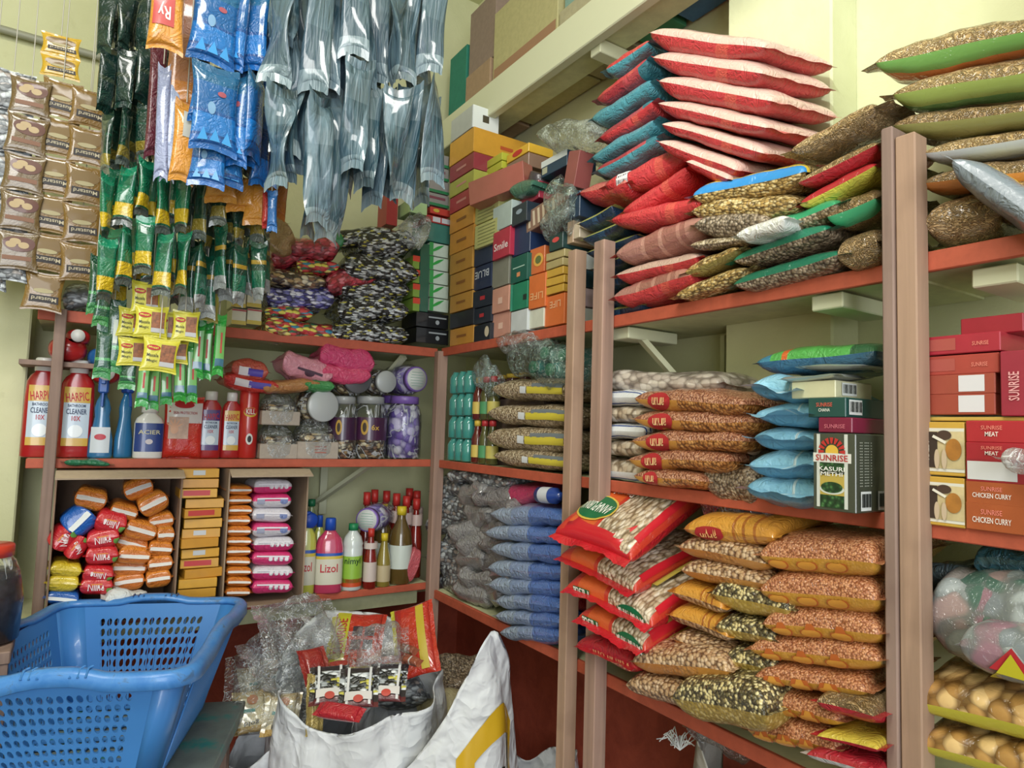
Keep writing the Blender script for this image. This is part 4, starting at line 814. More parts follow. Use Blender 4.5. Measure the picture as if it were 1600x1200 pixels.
for i, (a, b, t) in enumerate([((768, 608), (884, 608), 36), ((764, 646), (882, 650), 36), ((762, 682), (882, 690), 40), ((772, 712), (884, 724), 32)]):
    o, sf, L, D, H = bag(WR, a, b, t, .20, 'oat flake bag with yellow band, %s on the far middle shelf' % tops(5)[i], OAT, OAT, off=-.012, cat='food bag', name='oat_bag', group='oat flake bags', wr=.06)
    patch(o, 'yellow_band', L*.46, H*.26, plain('#c6b638', .4, coat=.6), sf(.46, -.90, -1, .003), False, 6); patch(o, 'grey_band', L*.40, H*.18, plain('#6c767c', .4, coat=.6), sf(.52, -.93, 1, .003), False, 6); patch(o, 'white_corner', L*.08, H*.26, ink('#d0d4d8'), sf(-.10, -.90, -1, .0036), False, 3)
for i, (px, py) in enumerate([(856, 552), (838, 574), (864, 578), (884, 556)]):
    P = WR.at(px, py, .03)
    o = bottle(TM(P, 0, -PI/2), [(-.11, .02), (-.10, .024), (-.01, .024), (0, .018), (.002, .018)], TB, 'lying_bottle', 'teal bottle lying on its side with cap outward, %s above the oat bags' % ['upper left', 'lower left', 'lower middle', 'upper right'][i], 'bottle', 'lying teal bottles', [(.001, .017), (.014, .017), (.015, .015)], capm=TBC, n=18)
bag(WR, (790, 552), (886, 580), 66, .14, 'clear plastic bag around the lying teal bottles', clear('#a8c0b8', .25), off=-.03, cat='plastic bag', name='plastic_bag', wr=.2)
bag(WR, (774, 532), (826, 536), 34, .10, 'crumpled clear plastic bag hanging under the upper board', clear('#c0c8c8', .5), off=-.03, cat='plastic bag', name='plastic_bag', wr=.3)
bag(WR, (736, 586), (764, 590), 50, .06, 'small clear plastic bag between teal bottles and sauces', clear('#b0c8c4', .4), off=-.01, cat='plastic bag', name='plastic_bag', wr=.3)
# ================================================================ right wall, far section, lower shelf
GRB = pack('#6d6a68', 'greyfoil', crin=1.3, rough=.4); GB2 = pack('#908e8e', crin=1.5, rough=.4, coat=1); GB3 = pack('#7a7676', crin=1.5, coat=1)
k_ = 0
for r in range(7):
    for c in range(3):
        px = 696+c*34+(r % 2)*10; py = 768+r*25+c*5
        if r > 5 and c == 0: py -= 6
        bag(WR, (px-22, py), (px+24, py+rnd.uniform(-8, 8)), 38, .15, 'crumpled grey plastic bag, %s row of the corner heap, %s from left' % (NTH[r], NTH[c]), [GRB, GB2, GB3][k_ % 3], off=.0+.02*(c == 0), cat='plastic bag', name='grey_bag', group='grey plastic bags heaped by the corner', wr=.28, fin=.018, nu=14, nv=10, twist=rnd.uniform(-.3, .3)); k_ += 1
bag(WR, (700, 742), (790, 752), 30, .14, 'clear bag with brown sweets on top of the grey heap', pack('#7c6a5c', 'greyfoil', crin=1.2), off=.01, cat='plastic bag', name='plastic_bag', wr=.25)
bag(WR, (762, 782), (836, 764), 30, .12, 'pink magenta packet above the blue packets', pack('#c03a64', crin=.9), off=.02, cat='packet', wr=.15)
BLP = pack('#6d84b4', bands=[(0, '#93a2b8'), (.3, '#8496b8'), (.55, '#5a78b8'), (.8, '#4f70b4')], axis=0, crin=1.1, coat=.8)
BLF = pack('#9aa8b8', crin=1.2)
for i, (y, x0, t) in enumerate([(804, 766, 32), (832, 760, 30), (860, 766, 32), (888, 764, 31), (914, 764, 30), (940, 772, 30), (964, 772, 28), (988, 780, 28)]):
    bag(WR, (x0, y), (876, y+8), t, .18, 'blue white wrapped packet, %s in the stack left of the middle posts' % tops(9)[i], BLP, BLP, BLF, off=-.025, group='blue packets stacked by the middle posts', cat='packet', name='blue_packet', wr=.12, fin=.02)
P = WR.at(858, 774, .0)
o = MB().lathe([(-.045, .014), (-.04, .020), (.03, .020), (.04, .010), (.05, .010)], 20).build('blue_bottle', plain('#22408c', .3, coat=.6), None, True, TM(P, PI/2, -PI/2+.05)); tag(o, 'small blue bottle lying on top of the blue packets', 'bottle')
MB().lathe([(-.025, .0206), (.015, .0206)], 20, caps=(False, False)).build('white_label', ink('#c8ccd4'), o, True)
for i, (y, c) in enumerate([(840, '#c0885c'), (890, '#b09070'), (930, '#c07a34')]):
    bag(WR, (872, y), (905, y+8), 44, .15, 'tan snack packet seen between the middle posts, %s of three' % ['upper', 'middle', 'lower'][i], pack(c), pack('#a82c30'), off=.01, cat='snack packet', name='snack_packet', group='packets between the middle posts')
# ================================================================ back wall shelf, upper board: sweets in bags
CB = lambda f: pack('#888', f, coat=1.0, crin=1.2, rough=.25, metal=.35 if f == 'candyblack' else 0)
sw = [((520, 518), (640, 524), 38, 'candyblack', 'bag of black and silver wrapped sweets, lowest of the right pile'), ((530, 482), (640, 486), 44, 'candyblack', 'bag of black and silver wrapped sweets, second from the bottom of the right pile'),
      ((532, 446), (640, 452), 44, 'candyblack', 'bag of black and silver wrapped sweets, third from the bottom of the right pile'), ((540, 412), (655, 428), 44, 'candyblack', 'sagging bag of black and silver sweets, fourth from the bottom of the right pile'),
      ((560, 378), (650, 376), 44, 'candyblack', 'glossy black and silver sweets bag near the top of the right pile'), ((520, 372), (610, 358), 30, 'candyblack', 'flat dark foil sweets bag, topmost of the right pile'),
      ((412, 508), (540, 522), 34, 'candyred', 'bag of red, yellow and green sweets, lowest of the left pile'), ((414, 486), (490, 490), 26, 'candyred', 'short bag of red, yellow and green sweets, second from the bottom of the left pile'),
      ((414, 458), (522, 466), 38, 'candyviolet', 'bag of violet blue wrapped sweets in the left pile'), ((422, 430), (510, 440), 26, 'candygold', 'bag of brown and gold wrapped sweets above the violet bag'),
      ((464, 414), (530, 416), 28, 'candyred', 'round bag of red and yellow sweets on the gold one'), ((424, 402), (482, 396), 36, 'candypink', 'dark red glossy sweets bag at the left of the pile'),
      ((446, 384), (532, 384), 38, 'candypink', 'bright pinkish red sweets bag, top of the left pile'), ((512, 446), (592, 424), 36, 'candypink', 'red foil sweets bag squeezed between the two piles')]
for i, (a, b, t, f, d) in enumerate(sw):
    bag(WL, a, b, t, .16, d, CB(f), off=-.01+.01*(i % 3), cat='sweets bag', name='sweets_bag', group='bags of wrapped sweets', wr=.16, nu=26)
bag(WL, (508, 372), (538, 376), 30, .08, 'small green packet standing behind the red sweets bag', pack('#1c7a44'), off=.0, cat='packet')
bag(WL, (420, 378), (452, 352), 54, .06, 'gold brown foil packet hanging at the left of the sweets', pack('#b09468', crin=1.2, metal=.4), off=-.05, cat='packet', wr=.2)
for r in range(2):
    for c in range(2):
        o, (P, w, h, D) = carton(WL, 362+c*24, 455+r*27, 385+c*24, 480+r*27, .08, 'small white and yellow carton, %s %s of the block left of the sweets' % (['upper', 'lower'][r], ['left', 'right'][c]), '#d8d4c0', group='small white and yellow cartons', off=-.0, stripe=[(0, 0, 1, .25, '#c8b03c'), (0, .84, 1, .94, '#b03038')])
cl = [(640, 513, 704, 537, '#16181c', 'black soap carton with pale print, lower of two left of the corner'), (640, 489, 704, 512, '#16181c', 'black soap carton with pale print, upper of two left of the corner')]
for x0, y0, x1, y1, c, d in cl:
    o, (P, w, h, D) = carton(WL, x0+10, y0, x1-3, y1, .12, d, c, off=.02, group='black soap cartons', coat=.6); patch(o, 'pale_print', w*.55, h*.10, ink('#9aa0a4'), lambda x, y: (x+w*.15, -D/2-.001, y+h*.2), n=1); patch(o, 'pale_mark', w*.12, h*.3, ink('#9aa0a4'), lambda x, y: (x+w*.15, -D/2-.001, y-h*.12), True)
lfm = pack('#bcd4c0', bands=None); 
for i in range(5):
    y1 = 487-i*21.5
    o, (P, w, h, D) = carton(WL, 671, y1-20.5, 701, y1, .12, 'white soap pack with green leaf, %s of five near the corner' % ORD[i], '#c6d6c6', off=.02, group='leaf printed soap packs', coat=.6, name='soap_pack')
    m = MB(); n = 10; 
    for s_ in range(2):
        b = len(m.v)
        for k in range(n+1):
            t = k/n; x = -w*.46+w*.7*t; z = -h*.4+h*.8*(t**.6); wd = h*.16*math.sin(PI*t)+.0006
            m.v += [(x, -D/2-.0012, z-wd-h*.1*s_), (x, -D/2-.0012, z+wd*.5-h*.1*s_)]
        for k in range(n): m.f.append((b+2*k, b+2*k+2, b+2*k+3, b+2*k+1)); m.m.append(0)
        break
    m.build('green_leaf', plain('#38a048', .4, coat=.5), o); patch(o, 'green_side', w*.2, h*.98, plain('#3c9a50', .4, coat=.5), lambda x, y: (x-w*.4, -D/2-.0006, y), n=1)
carton(WL, 655, 380, 671, 487, .13, 'tall dark green film wrapped block left of the leaf printed soaps', '#1c5a44', off=.02, coat=.9)
for i in range(4): o, (P, w, h, D) = carton(WL, 645, 465-i*22, 656, 486-i*22, .10, 'narrow green and red soap pack, %s of four beside the sweets' % ORD[i], '#7a9a3c', off=.01, name='soap_pack', group='narrow green and red soap packs', stripe=[(0, .55, 1, .98, '#c8402c')])
carton(WL, 668, 342, 704, 379, .13, 'teal soap block in glossy film on the leaf printed soaps', '#3f7c70', off=.02, coat=1)
o, (P, w, h, D) = carton(WL, 664, 338, 704, 349, .10, 'flat red and white barcode carton above the teal block', '#b83a38', off=.015, stripe=[(.3, .15, .6, .85, '#c8ccd0'), (.65, .15, .98, .85, '#c8ccd0')])
o, (P, w, h, D) = carton(WL, 672, 325, 704, 336, .10, 'flat red carton with yellow oval mark', '#c04034', off=.015); patch(o, 'yellow_oval', w*.3, h*.5, ink('#c8b040'), lambda x, y: (x-w*.2, -D/2-.001, y), True)
for i in range(4):
    y1 = 322-i*21
    o, (P, w, h, D) = carton(WL, 664, y1-20, 702, y1, .12, 'white and green noodle carton, %s of four below the teal crate' % ORD[i], '#8f8c88', off=.02, stripe=[(0, 0, 1, .22, '#2c7a4c')], group='white and green cartons', name='carton')
    if i in (0, 2): patch(o, 'maroon_mark', w*.66, h*.2, ink('#7c4450'), lambda x, y: (x, -D/2-.001, y+h*.12), n=1)
carton(WL, 640, 312, 668, 334, .10, 'open green and white carton with lifted flap left of the red flat cartons', '#a8c890', off=.0)
bag(WL, (636, 352), (668, 372), 60, .08, 'crumpled clear bag hanging over the black sweets', clear('#c0c8c8', .45), off=-.04, cat='plastic bag', name='plastic_bag', wr=.3)
carton(WL, 604, 300, 622, 352, .08, 'tall red carton behind the hanging grey strips', '#a83434', off=.06)
bag(WL, (98, 462), (142, 464), 46, .08, 'small clear bag of red and dark sachets on the upper board, far left', pack('#7c4c58', 'greyfoil', crin=1.), off=-.0, cat='plastic bag', name='plastic_bag', wr=.2)

# ================================================================ back wall shelf, middle board: bottles and jars
def wrap_on(rx, ry, ex=2.0, off=.0008):          # map flat (x right, y up) to the front of a rounded body
    def f(cz):
        def g(x, y):
            a = -PI/2 + x/((rx+ry)/2*1.15); ca, sa = math.cos(a), math.sin(a); m = (abs(ca)**ex+abs(sa)**ex)**(-1/ex)
            return ((rx+off)*ca*m, (ry+off)*sa*m, cz+y)
        return g
    return f
def stand(px0, px1, pytop, off, zb=ZM+.001):
    cx = (px0+px1)/2; P = WL.at(cx, 650, off); s = mpp(P); w = (WL.at(px1, 650, off)-WL.at(px0, 650, off)).length
    return P.x, P.y, w, WL.at(cx, pytop, off).z-zb
RP = plain('#a81c20', .28, 0, .7); WHT = plain('#d4d4d0', .35, coat=.4)
def cleaner(px0, px1, top, off, label, band, zb=ZM+.001, small=False):
    x, y, w, h = stand(px0, px1, top, off, zb); M = TM((x, y+w*.28, zb)); rx, ry = w/2, w*.28
    o = MB().lathe([(0, rx*.92, ry*.92), (.004, rx, ry), (h*.60, rx*.96, ry*.98), (h*.76, rx*.90, ry*.95), (h*.82, rx*.72, ry*.85), (h*.85, rx*.50, rx*.48), (h*.88, rx*.48, rx*.46)], 32, 2.8).build('cleaner_bottle', RP, None, True, M)
    tag(o, label, 'bottle', 'red cleaner bottles')
    MB().lathe([(h*.865, rx*.54), (h*.985, rx*.52), (h, rx*.46)], 20).build('cap', WHT, o, True)
    f = wrap_on(rx, ry, 2.8)
    patch(o, 'label', w*.62, h*.60, plain('#b8c8d8', .35, coat=.5), f(h*.42), n=8)
    patch(o, 'label_top', w*.62, h*.16, plain(band, .35, coat=.5), wrap_on(rx, ry, 2.8, .0014)(h*.64), n=8)
    patch(o, 'label_foot', w*.62, h*.08, plain(band, .35, coat=.5), wrap_on(rx, ry, 2.8, .0014)(h*.16), n=8)
    g = wrap_on(rx, ry, 2.8, .0022)
    words(o, 'HARPIC', w*.52, h*.09, '#b8242c', g(h*.62), .12); words(o, 'BATHROOM', w*.40, h*.030, '#2c3c5c', g(h*.53)); words(o, 'CLEANER', w*.46, h*.055, '#2c3c5c', g(h*.47)); words(o, '10X', w*.2, h*.05, '#b8242c', g(h*.40))
    patch(o, 'toilet_picture', w*.34, h*.13, plain('#dfe6ea', .3, coat=.5), g(h*.27), True)
    return o
cleaner(34, 92, 558, .05, 'large red toilet cleaner bottle half behind the left post', '#c8a040')
cleaner(90, 148, 562, .03, 'large red toilet cleaner bottle with yellow topped label beside the left post', '#c8a040')
cleaner(312, 349, 611, .02, 'small red cleaner bottle with violet topped label', '#4c2c70'); cleaner(347, 379, 613, .03, 'small red cleaner bottle with yellow topped label', '#c8a040')
BLU = plain('#2a6c9c', .15, 0, .9)
for i, (a, b, off) in enumerate([(140, 180, .02), (180, 212, .04)]):
    x, y, w, h = stand(a, b, 598, off); M = TM((x, y+w*.3, ZM+.001), -.1+.5*i)
    o = MB().lathe([(0, w*.46, w*.28), (.005, w*.5, w*.3), (h*.25, w*.48, w*.29), (h*.42, w*.36, w*.25), (h*.55, w*.30, w*.24), (h*.66, w*.34, w*.26), (h*.76, w*.26, w*.22), (h*.82, w*.16, w*.16), (h*.86, w*.16, w*.16)], 28, 2.3).build('spray_bottle', BLU, None, True, M)
    tag(o, ['blue glass cleaner spray bottle with white label beside the red bottles', 'blue glass cleaner spray bottle turned sideways'][i], 'spray bottle')
    hd = MB().box(-w*.2, w*.2, -w*.5, w*.3, h*.86, h*1.08, .004).box(-w*.1, w*.1, -w*.68, -w*.5, h*.98, h*1.05, .002).tube([(0, -w*.35, h*.88), (0, -w*.5, h*.78), (0, -w*.55, h*.68)], .0035, 6).build('spray_head', plain('#22489c' if i else '#2858a8', .35), o)
    if not i:
        f = wrap_on(w*.48, w*.29, 2.3, .001); patch(o, 'label', w*.72, h*.34, plain('#c8d0d8', .4), f(h*.24), n=6); patch(o, 'colin_mark', w*.4, h*.08, plain('#b83040', .4), wrap_on(w*.48, w*.29, 2.3, .002)(h*.28), True)
x, y, w, h = stand(212, 259, 634, -.0); M = TM((x, y+w*.32, ZM+.001))
o = MB().lathe([(0, w*.47, w*.30), (.004, w*.5, w*.32), (h*.66, w*.5, w*.32), (h*.76, w*.44, w*.30), (h*.84, w*.26, w*.22), (h*.88, w*.2, w*.2)], 30, 2.6).build('bleach_bottle', plain('#d8d8d4', .3, coat=.5), None, True, M); tag(o, 'white plastic bottle with blue ACIER label', 'bottle')
MB().lathe([(h*.87, w*.30, w*.25), (h*.97, w*.28, w*.24), (h, w*.2, w*.2)], 24).build('cap', WHT, o, True); f = wrap_on(w*.5, w*.32, 2.6, .001)
patch(o, 'label', w*1.0, h*.54, plain('#1f3c84', .35, coat=.5), f(h*.40), n=10); words(o, 'ACIER', w*.66, h*.08, '#c8c4a0', wrap_on(w*.5, w*.32, 2.6, .002)(h*.50)); patch(o, 'red_mark', w*.22, h*.10, ink('#c8c0c8'), wrap_on(w*.5, w*.32, 2.6, .002)(h*.32), True)
# red hand wash pouch
o, sf, L, D, H = bag(WL, (256, 668), (320, 668), 30, .13, 'red hand wash refill pouch with hand picture standing beside the white bottle', pack('#c8281c', crin=.6), name='refill_pouch', cat='pouch', off=0)
P = WL.at(287, 668, .015); w = (WL.at(320, 668)-WL.at(257, 668)).length; hh = WL.at(288, 622).z-ZM
bpy.data.objects.remove(o)
M = TM((P.x, P.y+.01, ZM+hh/2), 0, 0, PI/2)
o, S = pillow('refill_pouch', w, hh, .045, pack('#c8281c', crin=.6), pack('#c8281c', crin=.6), None, None, M, seed=91, fin=.006, finax='y', sag=0); tag(o, 'red hand wash refill pouch with hand picture standing beside the white bottle', 'pouch')
sf = lambda u, v, e=.002: (lambda x, y: S(u+2*x/w, v+2*y/hh, 1, e))
patch(o, 'white_panel', w*.9, hh*.34, plain('#cfc8c8', .4, coat=.5), sf(0, .52), n=6); patch(o, 'red_oval', w*.5, hh*.12, ink('#b0202c'), sf(-.05, .80, .003), True); words(o, 'SKIN PROTECTION', w*.6, hh*.045, '#a82c30', sf(.0, .52, .0034))
patch(o, 'picture', w*.5, hh*.36, plain('#c8a898', .5, var=.2), sf(-.3, .02, .0026), n=5); patch(o, 'palm_picture', w*.2, hh*.16, plain('#d8a88c', .5), sf(-.5, -.02, .0034), True)
for k in range(5): patch(o, 'finger_picture', w*.045, hh*.14, plain('#d8a88c', .5), (lambda kk: (lambda x, y: S(-.5+2*(x*math.cos(.5*(kk-2))+y*math.sin(.5*(kk-2)))/w+.16*math.sin(.5*(kk-2))*1.6, -.02+2*(y*math.cos(.5*(kk-2))-x*math.sin(.5*(kk-2)))/hh+.2*math.cos(.5*(kk-2)), 1, .0036)))(k), True)
# red insect spray can
x, y, w, h = stand(376, 407, 600, .02); M = TM((x, y+w*.5, ZM+.001))
o = MB().lathe([(0, w*.46), (.004, w*.5), (h*.9, w*.5), (h*.95, w*.44)], 28).build('spray_can', plain('#b82420', .3, coat=.6), None, True, M); tag(o, 'red insect spray can with white lettering beside the film wrapped trays', 'spray can')
MB().lathe([(h*.94, w*.42), (h, w*.42), (h*1.02, w*.36)], 24).build('cap', plain('#3a3c40', .4), o, True); f = lambda e: wrap_on(w*.5, w*.5, 2, e)
patch(o, 'yellow_swoosh', w*.8, h*.13, ink('#c8a838'), f(.001)(h*.62), True); patch(o, 'red_oval', w*.72, h*.10, ink('#b01c20'), f(.0018)(h*.63), True); words(o, 'KILL', w*.5, h*.07, '#d8d4cc', f(.0026)(h*.63)); patch(o, 'white_disc', w*.4, h*.15, ink('#d8d8d4'), f(.001)(h*.26), True); patch(o, 'insect_mark', w*.22, h*.09, ink('#2a2a2c'), f(.0018)(h*.26), True)
# film wrapped trays
CLR = clear('#b8bcbc', .35)
def tray(x0, y0, x1, y1, lab, c='#a89c90', zb=None, off=0, red=False):
    P, w, h = WL.rect(x0, y0, x1, y1, off); D = .12; zb = zb if zb is not None else P.z-h/2; M = TM((P.x, P.y+D/2, zb))
    o = MB().box(-w/2, w/2, -D/2, D/2, 0, h*.42, .002).build('card_tray', plain(c, .8, var=.1), None, False, M); tag(o, lab, 'tray')
    MB().box(-w*.4, w*.4, -D*.4, D*.4, h*.42, h*.62, .006).build('dark_sweets', pack('#555', 'candygold', crin=.8), o)
    q = MB().lathe([(h*.02, w*.50, D*.50), (h*.45, w*.51, D*.52), (h*.75, w*.40, D*.4), (h*.98, w*.25, D*.22)], 24, 5, caps=(False, True)).build('film_wrap', CLR, o, True)
    if red: 
        for k in range(3): patch(o, 'red_print', w*.28, h*.03, ink('#a8685c'), lambda x, y: (x+w*.05, -D/2-.001, y+h*(.30-.07*k)), n=1)
    return o
P_ = WL.at(430, 664, 0); zt = P_.z
tray(407, 660, 466, 716, 'film wrapped card tray, lower of two beside the red spray can', zb=ZM+.001); tray(410, 612, 470, 664, 'film wrapped card tray on top of another beside the spray can', zb=zt); tray(466, 652, 530, 716, 'film wrapped card tray with red print left of the jars', zb=ZM+.001, red=True)
# jars
GLS = clear('#c8ccd0', .10, .06, crs=8)
def jar(M, w, h, lab, lid, fill, cat='jar', label=None, g=None, txt=None, lidtxt=False, gold=False):
    r = w/2
    o = MB().lathe([(0, r*.92), (.005, r), (h*.70, r), (h*.82, r*.86), (h*.87, r*.74), (h*.90, r*.74)], 32).build('jar', GLS, None, True, M); tag(o, lab, cat, g)
    MB().lathe([(h*.88, r*.80), (h*.985, r*.80), (h, r*.76)], 30).build('lid', plain(lid, .4, coat=.3), o, True)
    if lidtxt:
        MB().lathe([(h*1.0, r*.70), (h*1.004, r*.70)], 30).build('lid_sticker', ink('#c6cac8'), o, True)
        for k in range(6): MB().box(-r*(.5-.05*abs(k-2.5)), r*(.5-.05*abs(k-2.5)), r*(.42-.17*k)-.0008, r*(.42-.17*k)+.0008, h*1.004, h*1.006).build('lid_print', ink('#7aa090'), o)
    MB().lathe([(.004, r*.88), (h*fill[1]*.6, r*.93), (h*fill[1], r*.8)], 24).build('contents', fill[0], o, True)
    if label:
        MB().lathe([(h*label[1], r*1.012), (h*label[2], r*1.012)], 32, caps=(False, False)).build('label', plain(label[0], .35, coat=.6), o, True)
        f = lambda e: wrap_on(r*1.012, r*1.012, 2, e)
        if txt: words(o, txt, r*.62, h*.10, '#c8a040', f(.0012)(h*(label[1]+label[2])/2+h*.0)) if False else words(o, txt, r*.52, h*.085, '#c8a040', (lambda x, y: f(.0014)(h*.50)(x+r*.32, y)))
        patch(o, 'gold_mark', r*.5, h*.24, ink('#b89038'), (lambda x, y: f(.001)(h*.50)(x-r*.38, y)), True); patch(o, 'mark_centre', r*.26, h*.15, ink('#3a2c20'), (lambda x, y: f(.0018)(h*.50)(x-r*.38, y)), True)
    return o
DK = (pack('#5a4c44', 'candygold', crin=.6), .62); PU = (pack('#a594d6', 'purple', crin=.5), .85)
for a, b, lab, lid, fl, lb, tx in [(522, 566, 'clear jar with dark violet label left of the 6x one', '#9a9c9c', DK, ('#3c1c3c', .30, .66), None), (562, 614, 'clear jar with dark violet label and gold 6x lettering', '#9a9c9c', DK, ('#44203f', .30, .66), '6x'), (617, 669, 'large clear jar of purple sweets with violet lid beside the corner post', '#7c5cac', PU, None, None)]:
    x, y, w, h = stand(a, b, 619, .0); jar(TM((x, y+w/2, ZM+.001), -.8*math.atan2(x, y)), w, h, lab, lid, fl, label=lb, txt=tx)
x, y, w, h = stand(600, 640, 618, .09); jar(TM((x, y+w/2, ZM+.001)), w, h, 'jar of purple sweets behind the front row of jars', '#6c4c9c', PU)
for px, py, s, lab, lid, fl, lt in [(502, 634, 58, 'clear jar of dark sweets lying on its side, lid outward, above the trays', '#b4b8b8', DK, False), (556, 590, 56, 'jar lying on its side with dark lid, top left of the jars', '#5c5c60', DK, False), (601, 596, 40, 'jar lying on its side with pale round lid, between two others', '#a8acac', DK, False), (648, 592, 46, 'jar of purple sweets lying on its side with violet rimmed lid by the corner', '#7456a4', PU, True)]:
    P = WL.at(px, py, .0); w = s*mpp(P)*1.08; M = Matrix.Translation((P.x-.01, P.y+.155, P.z)) @ Matrix.Rotation(.12, 4, 'Z') @ Matrix.Rotation(PI/2, 4, 'X')
    jar(M, w, .155, lab, lid, fl, lidtxt=lt)
# soft bags on top
for a, b, t, c, d, cat in [((442, 562), (520, 588), 40, '#d08a98', 'pale pink packet with dark print, leaning left', 'packet'), ((500, 556), (586, 566), 42, '#c83c6c', 'glossy bright pink packet above the lying jars', 'packet'), ((505, 578), (580, 590), 32, '#d0446c', 'lower folded part pink packet under the glossy pink one', 'packet'),
    ((350, 590), (436, 604), 26, '#c0302c', 'red and white detergent packet with violet print above the red bottles', 'packet'), ((362, 572), (420, 580), 30, '#b04a3c', 'brownish red plastic packet behind the detergent one', 'packet'), ((410, 606), (500, 600), 18, '#b07a48', 'flat brown packet between trays and pink packets', 'packet'), ((478, 600), (524, 604), 18, '#3c8c4c', 'small green and yellow packet above the lying jar', 'packet')]:
    o, sf, L, D, H = bag(WL, a, b, t, .12, d, pack(c, crin=1.), off=-.02, cat=cat, wr=.16)
    if 'detergent' in d: patch(o, 'violet_panel', L*.4, H*.35, plain('#4c3c9c', .4), sf(.3, -.85, -1, .002)); patch(o, 'white_panel', L*.3, H*.4, ink('#cfc8cc'), sf(-.3, -.85, -1, .002))
    if 'pale pink' in d: patch(o, 'printed_lines', L*.5, H*.12, ink('#4a3040'), sf(.1, -.85, -1, .002)); patch(o, 'printed_mark', L*.2, H*.3, ink('#4a3040'), sf(.1, -.8, -1, .002), True)
# far left intermediate plank: lying red bottles
for px, py, s, c, cap, d in [(106, 545, 52, '#a81c20', None, 'red bottle lying with its base outward above the small plank'), (122, 526, 34, '#a81c20', '#d0d0cc', 'red bottle lying with white cap outward, topmost far left'), (160, 558, 40, '#1f5a98', None, 'blue bottle lying beside the red ones, far left'), (166, 584, 40, '#a81c20', '#d0d0cc', 'red bottle lying with white cap under the blue one')]:
    P = WL.at(px, py, .02); r = s*mpp(P)/2; M = Matrix.Translation((P.x, P.y+.12, P.z)) @ Matrix.Rotation(PI/2, 4, 'X')
    o = MB().lathe([(0, r*.95, r*.72), (.10, r, r*.75), (.125, r*.8, r*.6)], 26, 2.4).build('lying_bottle', plain(c, .28, 0, .7), None, True, M); tag(o, d, 'bottle')
    if cap: MB().lathe([(.12, r*.55), (.15, r*.55)], 22).build('cap', plain(cap, .4), o, True)
bag(WL, (100, 722), (172, 726), 12, .08, 'flat dark green packet lying on the open cardboard box, far left', pack('#1c6a48'), off=-.03, cat='packet', wr=.2)

# ================================================================ back wall shelf, lower board
def openbox(x0, y0, x1, y1, D, lab, c, off=-.06, zb=ZB+.001, flap=True):
    P, w, h = WL.rect(x0, y0, x1, y1, off); h = P.z+h/2-zb; M = TM((P.x, P.y+D/2, zb)); t = .004
    m = MB().box(-w/2, -w/2+t, -D/2, D/2, 0, h).box(w/2-t, w/2, -D/2, D/2, 0, h).box(-w/2+t, w/2-t, -D/2, D/2, 0, t).box(-w/2+t, w/2-t, -D/2, D/2, h-t, h).box(-w/2+t, w/2-t, D/2-t, D/2, t, h-t)
    o = m.build('cardboard_box', plain(c, .85, var=.08, bump=.1), None, False, M); tag(o, lab, 'cardboard box')
    if flap: MB().box(-w/2, w/2, -.045, 0, -t/2, t/2, 0, 0, Matrix.Translation((0, -D/2, h)) @ Matrix.Rotation(.35, 4, 'X')).build('box_flap', plain('#b09c84', .85, var=.08), o)
    return P, w, h, D
openbox(79, 736, 280, 948, .24, 'open cardboard box on its side filled with orange and red packets', '#8a705c')
openbox(352, 734, 478, 945, .22, 'open cardboard box on its side holding orange and pink pad packets', '#96806a')
ORP = pack('#d4802c', bands=[(0, '#c8702a'), (.04, '#d8842e'), (.46, '#d07828')], axis=1, crin=.9); NR = pack('#c4242c', crin=.6); 
def soft(a, b, t, D, lab, m, off, strip='#dcd8d4', txt=None, tr=0, cat='pad packet', g=None, name='pad_packet', tc='#e8dcdc', n=(18, 12)):
    o, sf, L, D, H = bag(WL, a, b, t*(1.12 if t > 20 else 1), D, lab, m, off=off, cat=cat, name=name, group=g, wr=.07, nu=n[0], nv=n[1], fin=.006)
    if strip: patch(o, 'white_strip', L*.88, H*.15, ink(strip), sf(0, -.93, -1, .0014), n=6)
    if txt: words(o, txt, L*.50, H*.30, tc, sf(0, -.90, -1, .002), tr); patch(o, 'green_dot', H*.3, H*.3, ink('#5c8c3c'), sf(.84, -.80, -1, .002), True); patch(o, 'orange_mark', L*.35, H*.12, ink('#d8782c'), sf(.0, -.98, -1, .002), n=3)
    return o
og = [((118, 775), (168, 784), 32), ((195, 772), (240, 756), 32), ((172, 794), (214, 806), 24), ((218, 798), (262, 776), 32), ((232, 818), (272, 812), 26), ((196, 822), (244, 836), 30), ((244, 838), (272, 836), 26), ((182, 845), (230, 858), 28), ((232, 858), (270, 860), 24), ((184, 868), (236, 872), 26), ((174, 888), (230, 888), 28), ((230, 884), (270, 880), 26), ((228, 908), (268, 902), 26), ((176, 912), (226, 906), 28)]
for i, (a, b, t) in enumerate(og): soft(a, b, t, .11, 'orange pad packet in the left open box, %s counting down' % NTH[i], ORP, -.035 + .02*(i % 3 == 1), g='orange pad packets in the open box')
for i, (a, b, t, tx, tr) in enumerate([((84, 858), (112, 828), 34, 'Niine', .5), ((148, 812), (196, 822), 32, 'Niine', PI), ((134, 846), (186, 838), 30, 'Niine', 0), ((132, 870), (184, 868), 28, 'Niine', 0), ((106, 874), (130, 840), 26, 'Niine', .9), ((130, 896), (178, 900), 26, 'Niine', PI), ((124, 918), (176, 916), 28, 'Niine', 0)]):
    soft(a, b, t, .10, 'red pad packet lettered Niine, %s counted from the top of the open box' % NTH[i], NR, -.05, None, tx, tr, g='red lettered pad packets')
soft((106, 832), (140, 800), 40, .10, 'blue pad packet with white strip leaning in the open box', pack('#1f5cb0'), -.05, '#dfe3e6')
